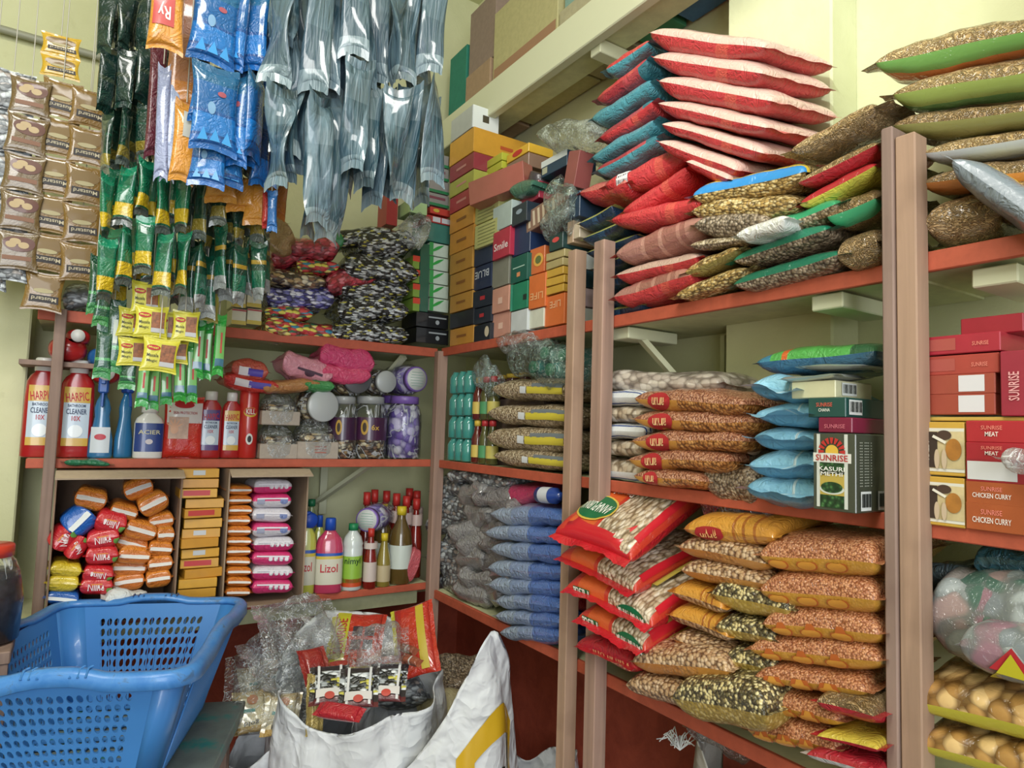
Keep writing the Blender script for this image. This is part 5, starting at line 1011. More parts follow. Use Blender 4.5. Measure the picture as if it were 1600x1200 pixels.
for i, (a, b, t, c, s) in enumerate([((76, 890), (126, 894), 22, '#d0b42c', None), ((74, 912), (124, 914), 26, '#d4b82c', None), ((72, 936), (124, 940), 24, '#1f5cb0', '#dfe3e6')]):
    soft(a, b, t, .11, ['yellow pad packet at the left of the open box, upper of two', 'yellow pad packet at the left of the open box, lower of two', 'blue pad packet with white strip at the foot of the open box'][i], pack(c), -.055, s)
YS = ['#c8922c', '#d09a30', '#c48a2a']
zy = ZB+.001
for i in range(13):
    y1 = 934-i*15.6; dx = [0, 2, 6, 4, 2, 0, 6, 8, 4, 12, 0, 4, 2][i]
    o, (P, w, h, D) = carton(WL, 280+dx, y1-14.8, 340+dx, y1, .09, 'yellow wrapped soap bar, %s in the column between the two open boxes' % (ORD+['thirteenth from the bottom'])[i], YS[i % 3], off=-.05+rnd.uniform(-.008, .008), yaw=rnd.uniform(-.12, .12), name='soap_bar', cat='soap', group='yellow soap bars in a column', coat=.6, stripe=([(.1, .25, .8, .8, '#b83434')] if i in (3, 8, 10) else [(.3, .3, .62, .8, '#b8bcc0')] if i in (4, 6, 12) else []))
zz = 0
for i in range(11):
    y1 = 934-i*16
    soft((354, y1-8), (394, y1-8), 16.5, .12, 'flat orange pad packet, %s in the column inside the right open box' % ORD[i], ORP, -.04, g='orange pad packets in the right open box', n=(14, 10))
PK = pack('#c8306c', crin=.5); WP = pack('#c8c4cc', crin=.6)
for i in range(8):
    y1 = 930-i*22.5; pk = i in (0, 1, 2, 3, 7)
    o, sf, L, D, H = bag(WL, (396, y1-11), (459-(i > 3)*3, y1-12), 23, .12, 'pink and white pad packet, %s in the right open box' % ORD[i] if pk else 'white pad packet with barcode, %s in the right open box' % ORD[i], WP if i % 2 else PK, PK if pk else WP, off=-.055, cat='pad packet', name='pad_packet', group='pink and white pad packets', wr=.05, nu=14, nv=10, fin=.005, p=5)
    if pk:
        for q in range(4): patch(o, 'round_mark', H*.26, H*.26, ink('#d8d4dc'), sf(-.1+.26*q, -.93, -1, .0016), True)
    else: patch(o, 'barcode', L*.2, H*.35, ink('#8c90a8'), sf(-.6, -.93, -1, .0016)); patch(o, 'blue_ring', H*.5, H*.4, ink('#6a78a8'), sf(.6, -.93, -1, .0016), True)
    patch(o, 'white_line', L*.8, H*.10, ink('#d8d4dc'), sf(0, -.985, 1, .0016), n=4)
bag(WL, (164, 935), (232, 942), 22, .10, 'crumpled white paper wrap in front of the open box', pack('#d0d4d4', crin=.8, coat=.1, rough=.7), off=-.085, cat='paper', name='paper_wrap', wr=.3)
# bottles right of the boxes
def rb(px0, px1, top, off, prof, m, lab, cap=None, capm=None, name='bottle', cat='bottle', bands=(), texts=(), ry=1.0, ex=2.0, g=None):
    cx = (px0+px1)/2; P = WL.at(cx, 860, off); w = (WL.at(px1, 860, off)-WL.at(px0, 860, off)).length; h = WL.at(cx, top, off).z-ZB-.001
    M = TM((P.x, P.y+w/2*ry, ZB+.001), -.8*math.atan2(P.x, P.y)); r = w/2
    o = MB().lathe([(z*h, q*r, q*r*ry) for z, q in prof], 28, ex).build(name, m, None, True, M); tag(o, lab, cat, g)
    if cap: MB().lathe([(z*h, q*r) for z, q in cap], 22).build('cap', capm, o, True)
    for (z0, z1, c) in bands: MB().lathe([(z0*h, r*1.012, r*ry*1.012), (z1*h, r*1.012, r*ry*1.012)], 28, ex, caps=(False, False)).build('label', plain(c, .4, coat=.5), o, True)
    for (s, z, ww, hh, c) in texts: words(o, s, ww*w, hh*h, c, wrap_on(r*1.02, r*ry*1.02, ex, .0012)(z*h))
    return o
LZ = [(0, .93), (.02, 1), (.60, 1), (.72, .86), (.80, .5), (.84, .34), (.87, .34)]
for a, b, t, off, c, d in [(466, 496, 800, -.0, '#b8b84c', 'yellow floor cleaner bottle half behind the box flap'), (488, 512, 806, .06, '#b4b850', 'yellow floor cleaner bottle behind the pink one'), (498, 540, 811, -.01, '#b83c5c', 'pink floor cleaner bottle with blue cap')]:
    o = rb(a, b, t, off, LZ, plain(c, .12, 0, .9), d, [(.84, .40), (.98, .38), (1, .34)], plain('#1f4cb0', .4), 'cleaner_bottle', bands=[(.12, .46, '#c8c4b0'), (.46, .50, '#c8b03c'), (.50, .54, '#1f50a8')], texts=[('Lizol', .34, .55, .11, '#b8303c'), ], ry=.62, ex=2.6, g='floor cleaner bottles')
    MB().lathe([(0.0, .001)], 3, caps=(False, False)) if False else None
P = WL.at(482, 812, .03); tag(MB().lathe([(-.10, .016), (-.01, .018), (0, .024), (.02, .024), (.03, .018)], 22).build('lying_bottle', plain('#1c44a8', .4), None, True, TM(P+Vector((0, .0, 0)), 0, .2, PI/2)), 'blue bottle with large blue cap lying behind the yellow cleaner bottle', 'bottle')
rb(478, 494, 781, .10, [(0, .93), (.02, 1), (.8, 1), (.9, .5), (.94, .5)], plain('#8c9a6c', .2, 0, .8), 'pale bottle with green cap at the back behind the cleaner bottles', [(.92, .7), (1, .7)], plain('#1c6a44', .4), 'bottle')
rb(541, 572, 820, -.01, [(0, .92), (.02, 1), (.62, 1), (.66, .95), (.70, 1), (.80, .8), (.88, .42), (.91, .42)], plain('#c8d0cc', .25, 0, .8), 'white floor cleaner bottle with green cap and lime label', [(.90, .48), (1, .46)], plain('#1c7c4c', .4), 'cleaner_bottle', bands=[(.12, .52, '#8cb43c'), (.06, .18, '#c84c24')], texts=[('nimyl', .44, .9, .12, '#1c3c24')])
KP = [(0, .9), (.015, 1), (.46, 1), (.60, .80), (.74, .55), (.84, .42), (.86, .42)]
rb(573, 593, 826, -.01, KP, plain('#7c1c14', .15, 0, .9), 'small red sauce bottle with red cap and white label', [(.85, .50), (.99, .48)], plain('#b83028', .4), 'sauce_bottle', bands=[(.12, .44, '#c8b8b0'), (.66, .76, '#c8b8b0')])
rb(594, 615, 834, -.005, KP, plain('#8a7a34', .15, 0, .9), 'mustard coloured sauce bottle with yellow cap', [(.85, .50), (.99, .48)], plain('#ccb428', .4), 'sauce_bottle', bands=[(.10, .40, '#b8a884')])
for a, b, t, off, d in [(616, 650, 792, .0, 'large brown sauce bottle with yellow cap and white leaf label'), (589, 617, 788, .06, 'brown sauce bottle with yellow cap behind the mustard coloured one')]:
    o = rb(a, b, t, off, [(0, .92), (.015, 1), (.50, 1), (.54, .96), (.66, .86), (.82, .38), (.87, .34), (.89, .34)], plain('#5c4822', .12, 0, .9), d, [(.88, .42), (.99, .40)], plain('#ccb428', .4), 'sauce_bottle', bands=[(.20, .50, '#c4ccc4')])
    patch(o, 'green_leaf', .012, .016, ink('#2c6c3c'), wrap_on(.034*.98, .034*.98, 2, .0012)(.055), True) if off == 0 else None
for i, (px, top, off) in enumerate([(573, 770, .08), (585, 766, .10), (604, 768, .12), (620, 772, .08), (640, 764, .14), (652, 768, .12), (636, 776, .06), (652, 780, .07)]):
    rb(px-9, px+10, top, off, KP, plain('#7c2018', .15, 0, .9), 'red ketchup bottle with red cap in the back rows, %s from the left' % NTH[i], [(.86, .58), (1, .56)], plain('#b02c28', .4), 'sauce_bottle', bands=[(.66, .80, '#b8a098')], g='red ketchup bottles in the back rows')
P = WL.at(575, 812, .03); w = 46*mpp(P); M = Matrix.Translation((P.x, P.y+.0, P.z)) @ Matrix.Rotation(-.75, 4, 'Z') @ Matrix.Rotation(PI/2, 4, 'X') @ Matrix.Rotation(0, 4, 'Y') @ Matrix.Translation((0, 0, -.15))
jar(M, w, .16, 'jar of purple sweets lying above the cleaner bottles with violet lid', '#7456a4', PU, lidtxt=True)
bag(WL, (640, 880), (655, 884), 50, .05, 'pink wrapped bar standing beside the large brown bottle', pack('#b8545c'), off=.0, cat='packet', fin=.004)
# ================================================================ strips and packets hanging in front of the left shelf
STRING = plain('#b8b4a8', .8)
def strip(name, label, px, Y, pt, pb, wm, n, mats, cat='packet strip', group=None, twist=(.2, 1.2), thick=.012, seed=0, dx=0, part_name='packet', fin=.008, pinch=1, base=0, deco=None, lean=0, twirl=0):
    r = random.Random(seed*13+5); T = ony(px, pt, Y); B = ony(px+dx, pb, Y)
    z0, z1 = B.z, T.z; x0 = T.x; root = empty(name, Matrix.Translation((x0, Y, z1)), label=label, cat=cat, group=group)
    h = (z1-z0)/n; ang = base + r.uniform(*twist)*r.choice((-1, 1))
    for i in range(n):
        m = mats[i % len(mats)] if isinstance(mats, (list, tuple)) else mats
        a = base + r.uniform(*twist)*r.choice((-1, 1)) if twist[1] else base
        zc = -(i+.5)*h; xo = (B.x-T.x)*(i+.5)/n
        M = Matrix.Translation((x0+xo, Y+r.uniform(-.004, .004), z1+zc)) @ Matrix.Rotation(a, 4, 'Z') @ Matrix.Rotation(lean+r.uniform(-.05, .05), 4, 'Y') @ Matrix.Rotation(PI/2, 4, 'X')
        o, S = pillow(part_name, wm, h-fin*1.2, thick, m, m, m, None, M, seed=seed*9+i, p=1.5, wr=.12, fin=fin, finax='y', nu=8, nv=18, ear=.12, twirl=twirl*r.uniform(.4, 1)*r.choice((-1, 1)) if twirl else 0)
        o.parent = root; o.matrix_parent_inverse = root.matrix_world.inverted()
        if deco: deco(o, lambda u, v, e=.0012, S=S, h=h: (lambda x, y: S(u+2*x/wm, v+2*y/(h-fin*1.2), 1, e)), wm, h-fin*1.2, i)
    st = MB().tube([(0, 0, 0), (0, 0, 3.14-z1)], .0012, 5).build('string', STRING, root)
    return root
GREEN_DIM = pack('#12392c', bands=[(0, '#5c6660'), (.07, '#8a7a2c'), (.28, '#16402f'), (.34, '#0f3328'), (.62, '#1c4a3a'), (.66, '#0f3328')], axis=1, crin=1.0, coat=.9, rough=.25)  # dim green wrapper: shade from blocked light put into the colour
GREEN_SHADED = pack('#0c2a26', bands=[(0, '#14332c'), (.3, '#0c2824'), (.5, '#2c3a2c'), (.58, '#0c2824')], axis=1, crin=1.0, coat=.8, rough=.3)  # deeper copy for the uppermost packets, their shade painted in
GB_ = pack('#0f6a48', bands=[(0, '#4c5450'), (.05, '#0c5a3c'), (.09, '#c8a81c'), (.34, '#b8981c'), (.36, '#0f6c4a'), (.70, '#0c5c40'), (.92, '#17805c')], axis=1, crin=.9, coat=1.0, rough=.2)
GG_ = pack('#0d4c38', bands=[(0, '#8f9494'), (.14, '#8f9494'), (.16, '#0f5c44'), (.5, '#0a3c2c'), (.62, '#a8882c'), (.7, '#0d4c38')], axis=1, crin=.9, coat=1.0, rough=.2)
bots = [470, 452, 486, 446, 430, 452, 428, 446, 436, 462, 440, 476, 460, 486, 470, 482, 498, 470, 452, 470, 452, 476, 462, 452, 470, 456]
for i in range(26):
    px = 166+i*9.9; Yd = [1.60, 1.66, 1.72][i % 3]; top = -14 if px < 300 else 150+((i*37) % 60)
    n = max(3, int((bots[i]-top)/98+.5))
    ms = [GREEN_SHADED, GREEN_SHADED, GREEN_DIM, GB_, GB_] if px < 290 else [GREEN_SHADED, GREEN_DIM, GG_]
    if n <= len(ms): ms = ms[-n:]
    elif n > len(ms): ms = [GREEN_SHADED]*(n-len(ms))+ms
    strip('hanging_packet_strip', 'green glossy packet strip with yellow patches, upper part coloured as shaded, hanging among the others, %s from the left' % NTH[i], px, Yd, top, bots[i], .038, n, ms, group='hanging green packet strips', twist=(.35, 1.2), thick=.014, seed=i+1, fin=.012, twirl=.5)
def red_line(o, f, w, h, i):
    patch(o, 'lime_panel', w*.8, h*.74, plain('#6cac5c', .3, coat=.8), f(0, 0), n=4); patch(o, 'red_lettering_mark', w*.16, h*.40, ink('#b84a44'), f(.1, .08, .0018), n=3); patch(o, 'blue_panel', w*.8, h*.16, plain('#3c6c84', .3, coat=.8), f(0, -.7, .0018), n=3)
LG = pack('#2c9c3c', crin=.8, coat=1.0, rough=.2)
for i, (px, pt, pb) in enumerate([(224, 560, 634), (240, 566, 638), (260, 570, 630), (281, 540, 626), (300, 532, 628), (323, 505, 592), (343, 492, 586), (310, 500, 590)]):
    strip('hanging_bar', 'light green wafer bar with lime panel hanging low over the cleaners, %s of the eight' % NTH[i], px, 1.70+.02*(i % 3), pt, pb, .026, 1, LG, cat='wafer bar', group='hanging light green bars', twist=(.0, .35), seed=60+i, fin=.014, deco=red_line, part_name='wrapper')
DG = pack('#1a5438', bands=[(0, '#3c8c4c'), (.12, '#16503a'), (.3, '#4c9a5c'), (.36, '#14482f')], axis=1, crin=.8, coat=1.0, rough=.2)
def script(o, f, w, h, i): patch(o, 'white_script_mark', w*.25, h*.36, ink('#c8d0c8'), f(0, .15), n=3)
for i, (px, pt, pb, n) in enumerate([(162, 430, 590, 2), (180, 468, 584, 1), (200, 560, 606, 1), (152, 400, 490, 1)]):
    strip('hanging_bar', 'dark green chocolate bar left of the yellow sachets, %s' % ['leftmost long one', 'with white script mark', 'short lowest one', 'highest at far left'][i], px, 1.69, pt, pb, .034, n, DG, cat='chocolate bar', group='hanging dark green bars', twist=(0, .3), seed=80+i, fin=.012, deco=script if i == 1 else None, part_name='wrapper')
# yellow noodle-spice sachets
YEL = pack('#c4bc2c', crin=.25, coat=.6); PIC = pack('#9a5c34', 'candyred', crin=.2)
PIC = plain('#8c5430', .5, coat=.4, var=.6, bs=160); GRY = ink('#b0b0b4')
def mag(o, f, w, h, i):
    patch(o, 'noodle_picture', w*.42, h*.66, PIC, f(.42, .04), n=4); patch(o, 'red_oval', w*.40, h*.18, ink('#b02420'), f(-.42, .42), True); words(o, 'Maggi', w*.28, h*.08, '#d8cc50', f(-.42, .42, .002))
    words(o, 'Masala', w*.34, h*.10, '#34341c', f(-.42, -.06, .0016)); words(o, 'Magic', w*.30, h*.11, '#34341c', f(-.42, -.42, .0016)); patch(o, 'grey_strip', w*.42, h*.16, GRY, f(.42, -.58, .0018), n=2)
for i, (px, pt, pb, Y, n, w, l) in enumerate([(228, 440, 492, 1.66, 1, .060, 'upper left, partly behind the green strips'), (208, 482, 572, 1.68, 2, .062, 'left pair hanging behind the front one'), (236, 478, 528, 1.64, 1, .066, 'upper front one'), (250, 528, 582, 1.62, 1, .072, 'lowest front one'), (262, 486, 536, 1.67, 1, .058, 'behind the upper front one'), (290, 486, 534, 1.65, 1, .056, 'right one shown turned'), (276, 530, 568, 1.68, 1, .050, 'small part behind the lowest'), (322, 456, 502, 1.67, 1, .060, 'brownish one at the right')]):
    strip('hanging_sachet', 'yellow spice sachet with red oval and noodle picture, %s' % l, px, Y, pt, pb, w, n, YEL if i < 7 else pack('#8c8434', crin=.3), cat='sachet', group='hanging yellow spice sachets', twist=(0, .12), thick=.006, seed=90+i, fin=.004, deco=mag if i != 7 else None, part_name='pouch', lean=[0, .03, -.04, .05, .02, .03, 0, 0][i])
# sachet curtain far left
MUST = pack('#80602a', crin=.5, coat=.8); MUST_LIT = pack('#c9a028', crin=.5, coat=.8); COF = pack('#6e5836', crin=.5, coat=.8); DKS = pack('#3c4638', 'greyfoil', crin=.6, coat=.8)  # curtain shade put into the mustard colour; upper pair coloured as lit
def must(o, f, w, h, i):
    patch(o, 'bowl_picture', w*.8, h*.40, plain('#7c6238', .6, coat=.4), f(0, .38), True); patch(o, 'cream_edge', w*.5, h*.12, ink('#a89c74'), f(0, .02, .0016), True)
    patch(o, 'black_label', w*.74, h*.20, ink('#241c1c'), f(.08, -.42), n=3); words(o, 'Mustard', w*.62, h*.11, '#b8ac90', f(.08, -.42, .002), PI)
def cof(o, f, w, h, i):
    patch(o, 'dark_plate', w*.8, h*.44, plain('#5c2f20', .5, coat=.4), f(.1, .38), True)
    for u, v in ((-.1, .5), (.3, .3), (-.3, .3)): patch(o, 'almond_picture', w*.26, h*.18, ink('#b49c74'), f(u, v, .0018), True)
    patch(o, 'red_brown_label', w*.7, h*.12, ink('#7c5238'), f(0, -.42), n=3)
for i, (px, pt, pb, n, ms, d, t, dx) in enumerate([(-6, 104, 452, 5, DKS, None, 'dark green and red sachet strip at the left picture edge', -16), (22, 110, 440, 5, DKS, None, 'dark speckled sachet strip beside the almond sachets', -14), (50, 122, 422, 5, COF, cof, 'brown sachet strip with almond pictures', -26), (96, 56, 122, 2, MUST_LIT, must, 'yellow pair of mustard sachets coloured as lit, high on the wall', -2), (99, 126, 486, 6, MUST, must, 'longer golden mustard sachet strip, left of two', -34), (142, 140, 440, 5, MUST, must, 'shorter golden mustard sachet strip, right of two', -20), (126, 380, 436, 1, MUST, must, 'single golden mustard sachet overlapping the two strips', -2)]):
    strip('hanging_sachet_strip', t, px, 1.93-.012*(i % 3), pt, pb, .082, n, ms, cat='sachet strip', group=None, twist=(0, .06), thick=.008, seed=100+i, fin=.004, deco=d, part_name='sachet', dx=dx)
# grey and teal film strips near the camera
GF = pack('#56676e', bands=[(0, '#7c8c92'), (.06, '#38505c'), (.34, '#223e4a'), (.62, '#485c66'), (.88, '#30464f')], axis=1, crin=1.2, coat=.7, rough=.4, metal=.0, crs=24, streak='#667f8c')
GF2 = pack('#53676e', bands=[(0, '#8c9ca0'), (.1, '#48606a'), (.45, '#2c4c58'), (.7, '#5c7078')], axis=1, crin=1.2, coat=.7, rough=.4, metal=.0, crs=24, streak='#31505c')
GF3 = pack('#5a6a70', bands=[(0, '#7c8e96'), (.12, '#3c5260'), (.5, '#4e6470'), (.9, '#3c525e')], axis=1, crin=1.2, coat=.7, rough=.4, metal=.0, crs=24, streak='#4f646c')
gs = [(436, 292), (452, 288), (468, 276), (484, 372), (498, 352), (512, 378), (526, 360), (542, 300), (556, 268), (572, 296), (588, 326), (602, 312), (618, 296), (634, 318), (650, 334), (664, 322), (678, 286), (446, 240), (580, 250), (640, 250)]
for i, (px, pb) in enumerate(gs):
    Y = 1.34+.035*(i % 4); n = 2
    strip('hanging_film_strip', 'grey blue translucent packet strip hanging from the ceiling, %s' % (('%s from the left' % NTH[i]) if i < 17 else ['shorter one behind at the left', 'shorter one behind in the middle', 'shorter one behind at the right'][i-17]), px, Y, -24-(i % 3)*30, pb, .066, n, [GF, GF2, GF3] if i % 2 else [GF3, GF, GF2], group='hanging grey blue strips', twist=(.1, .8), thick=.010, seed=130+i, fin=.018, twirl=1.0)
# blue snack packets
BP = pack('#175a9c', bands=[(0, '#175ca4'), (.10, '#124684'), (.14, '#1c6cb4'), (.4, '#144c8c'), (.44, '#185894'), (.8, '#205c84')], axis=1, crin=.7, coat=.9, rough=.25); BP2 = pack('#123c74', bands=[(0, '#1a5ca0'), (.3, '#10305c'), (.7, '#1c4c80')], axis=1, crin=.8, coat=.9)
def bd(o, f, w, h, i):
    patch(o, 'red_mark', w*.18, h*.07, plain('#9c4a58', .4, coat=.6), f(.2, .35), True); patch(o, 'pale_mark', w*.16, h*.16, plain('#6c94b8', .4, coat=.6), f(-.2, -.05), True)
    for q in range(3):
        m = MB(); g = f(-.5+.5*q, -.78, .0016); a = w*.22; m.v = [tuple(g(-a/2, -a*.6)), tuple(g(a/2, -a*.6)), tuple(g(0, a*.8))]; m.f = [(0, 1, 2)]; m.m = [0]; m.build('triangle_print', plain('#3c96d8', .35, coat=.5), o)
for i, (px, pt, pb, Y, w, m, tw) in enumerate([(336, -30, 238, 1.40, .092, BP, .15), (326, 100, 292, 1.43, .070, BP, .3), (352, 120, 290, 1.45, .075, BP, .2), (370, -30, 262, 1.42, .050, BP, .9), (384, 20, 262, 1.46, .046, BP2, .8), (398, -20, 248, 1.42, .060, BP, 1.0), (408, 30, 292, 1.47, .046, BP2, .7), (376, -40, 150, 1.48, .06, BP2, .4), (416, 40, 290, 1.50, .060, BP2, .5)]):
    strip('hanging_snack_packet', 'blue snack packet strip with triangle print, %s' % ['wide front one', 'lower left one', 'lower middle one', 'edge-on in the middle', 'dark one right of the middle', 'edge-on at the right', 'dark one at the right', 'short dark one behind', 'darkest one beside the grey strips'][i], px, Y, pt, pb, w, 2 if pb-pt > 160 else 1, m, cat='snack packet', group='hanging blue snack packets', twist=(tw*.6, tw), thick=.02, seed=170+i, fin=.012, deco=bd if i < 4 else None)
# orange, red and white packets
OP = pack('#c8862c', crin=.7, coat=.8); OB = pack('#a8744c', bands=[(0, '#c07830'), (.2, '#a8704a'), (.6, '#94604a')], axis=1, crin=.8, coat=.8)
def ry(o, f, w, h, i):
    patch(o, 'red_panel', w*.6, h*.55, plain('#a82420', .4, coat=.6), f(-.15, .0), n=4); words(o, 'Ry', w*.34, h*.20, '#d8d0c8', f(-.1, -.2, .002), PI)
strip('hanging_snack_packet', 'orange snack packet with red panel and white letters, hanging at the top', 262, 1.36, -60, 82, .062, 1, OP, cat='snack packet', twist=(0, .2), thick=.03, seed=190, deco=ry)
for i, (px, pt, pb, Y, w, m, t, dx) in enumerate([(282, -30, 180, 1.45, .075, OB, 'brown orange translucent packet slanting behind the red panel one', 24), (302, -30, 170, 1.47, .065, OB, 'brown orange translucent packet beside the blue ones', 8), (292, 160, 284, 1.44, .046, OP, 'orange packet with white barcode hanging left of the blue ones', -8), (256, 100, 282, 1.46, .026, pack('#8c94b4', crin=.8), 'narrow pale lilac packet, left of two', -4), (270, 100, 284, 1.46, .026, pack('#94a0bc', crin=.8), 'narrow pale lilac packet, right of two', -2), (246, 60, 250, 1.50, .034, pack('#5c2430', crin=.9), 'narrow dark maroon packet behind the lilac ones', -4),
   (340, 262, 316, 1.56, .070, OP, 'orange packet under the blue ones, left', 10), (372, 280, 330, 1.56, .066, OP, 'orange packet under the blue ones, middle', 10), (400, 282, 352, 1.55, .066, OP, 'orange packet under the blue ones, right', 8), (432, 270, 340, 1.56, .05, pack('#b8702c', crin=.9), 'orange packet low behind the grey strips', 6), (416, 300, 356, 1.52, .022, pack('#b83430', crin=.8), 'thin red packet edge between orange and grey', 2), (425, 298, 360, 1.50, .022, pack('#2c6cb0', crin=.8), 'thin blue and white packet edge beside the grey strips', 2)]):
    def bc(o, f, w, h, i): patch(o, 'barcode', w*.5, h*.4, ink('#a8a8a0'), f(.2, .5), n=3)
    strip('hanging_snack_packet', t, px, Y, pt, pb, w, 1, m, cat='snack packet', twist=(.1, .5), thick=.016, seed=200+i, dx=dx, fin=.012, deco=bc if 'barcode' in t else None)
# ================================================================ foreground: table, basket, jar, sacks
ZR = .95; ZT_ = .725
ca = Vector((.372, 1.80, 0)); ux = Vector((-.93, .37, 0)).normalized(); uy = Vector((-.37, -.93, 0)).normalized()
W_, L_ = .40, .50
BL = plain('#4080c6', .38, 0, .25, .12, 12, .0)
t = NT('worn_blue_plastic'); setp(t.b, .38, 0, .2); co = t.add('TexCoord').outputs['Object']; nz = t.add('TexNoise', Scale=26.0, Detail=6.0, Roughness=.7, Distortion=.8); t.ln(co, nz.inputs['Vector'])
t.ln(t.ramp(nz.outputs['Fac'], [(.40, '#3c7cc4'), (.58, '#4a88cc'), (.70, '#4a5f78')]), t.b.inputs['Base Color']); BRIM = t.m
c0 = ca + ux*W_/2 + uy*L_/2; Mb = Matrix(((-ux.x, -uy.x, 0, c0.x), (-ux.y, -uy.y, 0, c0.y), (0, 0, 1, ZT_+.002), (0, 0, 0, 1)))   # local +x to the right (towards A), +y away from camera
HB = ZR-ZT_-.004; tp = .055
bk = empty('plastic_basket', Mb, label='large blue perforated plastic basket standing on the painted table', cat='basket')
def wallp(p0, p1, q0, q1, nx, nz_, name, ell=.34, kind='oval'):     # panel between top edge p0-p1 and bottom edge q0-q1 with real holes
    m = MB(); K = 12
    def P(u, v): a = p0.lerp(p1, u); b = q0.lerp(q1, u); return b.lerp(a, v)
    mu, mv0, mv1 = .10, .06, .13
    def quad(a, b, c, d): i = len(m.v); m.v += [tuple(P(*x)) for x in (a, b, c, d)]; m.f.append((i, i+1, i+2, i+3)); m.m.append(0)
    quad((0, 0), (mu, 0), (mu, 1), (0, 1)); quad((1-mu, 0), (1, 0), (1, 1), (1-mu, 1)); quad((mu, 0), (1-mu, 0), (1-mu, mv0), (mu, mv0)); quad((mu, 1-mv1), (1-mu, 1-mv1), (1-mu, 1), (mu, 1))
    for i in range(nx):
        for j in range(nz_):
            u0, u1 = mu+(1-2*mu)*i/nx, mu+(1-2*mu)*(i+1)/nx; v0, v1 = mv0+(1-mv0-mv1)*j/nz_, mv0+(1-mv0-mv1)*(j+1)/nz_
            cu, cv = (u0+u1)/2, (v0+v1)/2; b = len(m.v)
            for k in range(K):
                a = 2*PI*(k+.5)/K; sx, sy = math.cos(a), math.sin(a); mm = max(abs(sx), abs(sy)); m.v.append(tuple(P(cu+sx/mm*(u1-u0)/2, cv+sy/mm*(v1-v0)/2)))
            for k in range(K):
                a = 2*PI*(k+.5)/K; m.v.append(tuple(P(cu+math.cos(a)*(u1-u0)*ell+math.sin(a)*(u1-u0)*.10, cv+math.sin(a)*(v1-v0)*.38)))
            for k in range(K): m.f.append((b+k, b+(k+1) % K, b+K+(k+1) % K, b+K+k)); m.m.append(0)
    o = m.build(name, BL, bk); s = o.modifiers.new('thick', 'SOLIDIFY'); s.thickness = .003; s.offset = 0; return o
X, Y = W_/2, L_/2; xb, yb = X-tp, Y-tp
top = [Vector((X, Y, HB)), Vector((X, -Y, HB)), Vector((-X, -Y, HB)), Vector((-X, Y, HB))]; bot = [Vector((xb, yb, 0)), Vector((xb, -yb, 0)), Vector((-xb, -yb, 0)), Vector((-xb, yb, 0))]
# rounded corners by inset
def edge(i, j, r=.045):
    d = (top[j]-top[i]).normalized(); return top[i]+d*r, top[j]-d*r, bot[i]+d*r*.8, bot[j]-d*r*.8
E_ = [edge(3, 0), edge(0, 1), edge(1, 2), edge(2, 3)]
for e, (nx, nz_) in zip(E_, ((15, 8), (20, 10), (15, 9), (20, 9))): wallp(e[0], e[1], e[2], e[3], nx, nz_, 'side_panel')
for i in range(4):
    cm = MB()
    a0, b0 = E_[i][1], E_[i][3]; a1, b1 = E_[(i+1) % 4][0], E_[(i+1) % 4][2]; tc, bc = top[i], bot[i]
    ring = []
    for k in range(6):
        s = k/5; f_ = lambda a, c, b: (1-s)**2*a+2*s*(1-s)*c+s*s*b
        cm.v += [tuple(f_(a0, tc, a1)), tuple(f_(b0, bc, b1))]
    b = len(cm.v)-12
    for k in range(5): cm.f.append((b+2*k, b+2*k+1, b+2*k+3, b+2*k+2)); cm.m.append(0)
    o = cm.build('corner_panel', BL, bk, True); s = o.modifiers.new('thick', 'SOLIDIFY'); s.thickness = .003; s.offset = 0
# rim: fat lip that swells upward in the middle of the short sides as a grip
pts = []
for i in range(4):
    e = E_[i]; 
    for k in range(13):
        s = k/12; p = e[0].lerp(e[1], s); bump = math.exp(-((s-.5)/.20)**4)*.012; pts.append(p+Vector((0, 0, bump)))
    a0, a1, tc = E_[i][1], E_[(i+1) % 4][0], top[i]
    for k in range(1, 5): s = k/5; pts.append((1-s)**2*a0+2*s*(1-s)*tc+s*s*a1)
m = MB(); n = len(pts); prof = [(-.004, -.004), (-.004, .004), (.004, .010), (.016, .010), (.023, .002), (.024, -.018), (.020, -.020), (.019, -.002), (.010, .004), (.003, -.004)]
for i, p in enumerate(pts):
    d = (pts[(i+1) % n]-pts[i-1]); d.z = 0; d.normalize(); out = Vector((-d.y, d.x, 0))
    if out.dot(Vector((p.x, p.y, 0))) < 0: out = -out
    for a, z in prof: m.v.append(tuple(p+out*a+Vector((0, 0, z))))
K = len(prof)
for i in range(n):
    for k in range(K): m.f.append((i*K+k, ((i+1) % n)*K+k, ((i+1) % n)*K+(k+1) % K, i*K+(k+1) % K)); m.m.append(0)
m.build('rim', BRIM, bk, True)
for e in (E_[0], E_[2]):       # grip ridges on the rim
    for q in (.34, .38, .42, .58, .62, .66):
        p = e[0].lerp(e[1], q); s = 1 if p.y > 0 else -1
        MB().tube([(p.x, p.y-.004*s, HB+.018), (p.x, p.y+.014*s, HB+.020), (p.x, p.y+.024*s, HB+.008)], .0022, 6).build('grip_ridge', BRIM, bk, True)
m = MB(); N = 12
for j in range(N):       # floor grid
    y = -yb+2*yb*(j+.5)/N; m.box(-xb, xb, y-.005, y+.005, .001, .004)
for j in range(9):
    x = -xb+2*xb*(j+.5)/9; m.box(x-.004, x+.004, -yb, yb, .0015, .0045)
m.build('bottom_grid', BL, bk)
for k in range(13):        # inner ribs on the far side
    u = .12+.76*k/12; a = E_[0][0].lerp(E_[0][1], u); b = E_[0][2].lerp(E_[0][3], u); MB().tube([tuple(b+Vector((0, -.003, .01))), tuple(a+Vector((0, -.003, -.02)))], .0016, 5).build('rib', BL, bk, True)
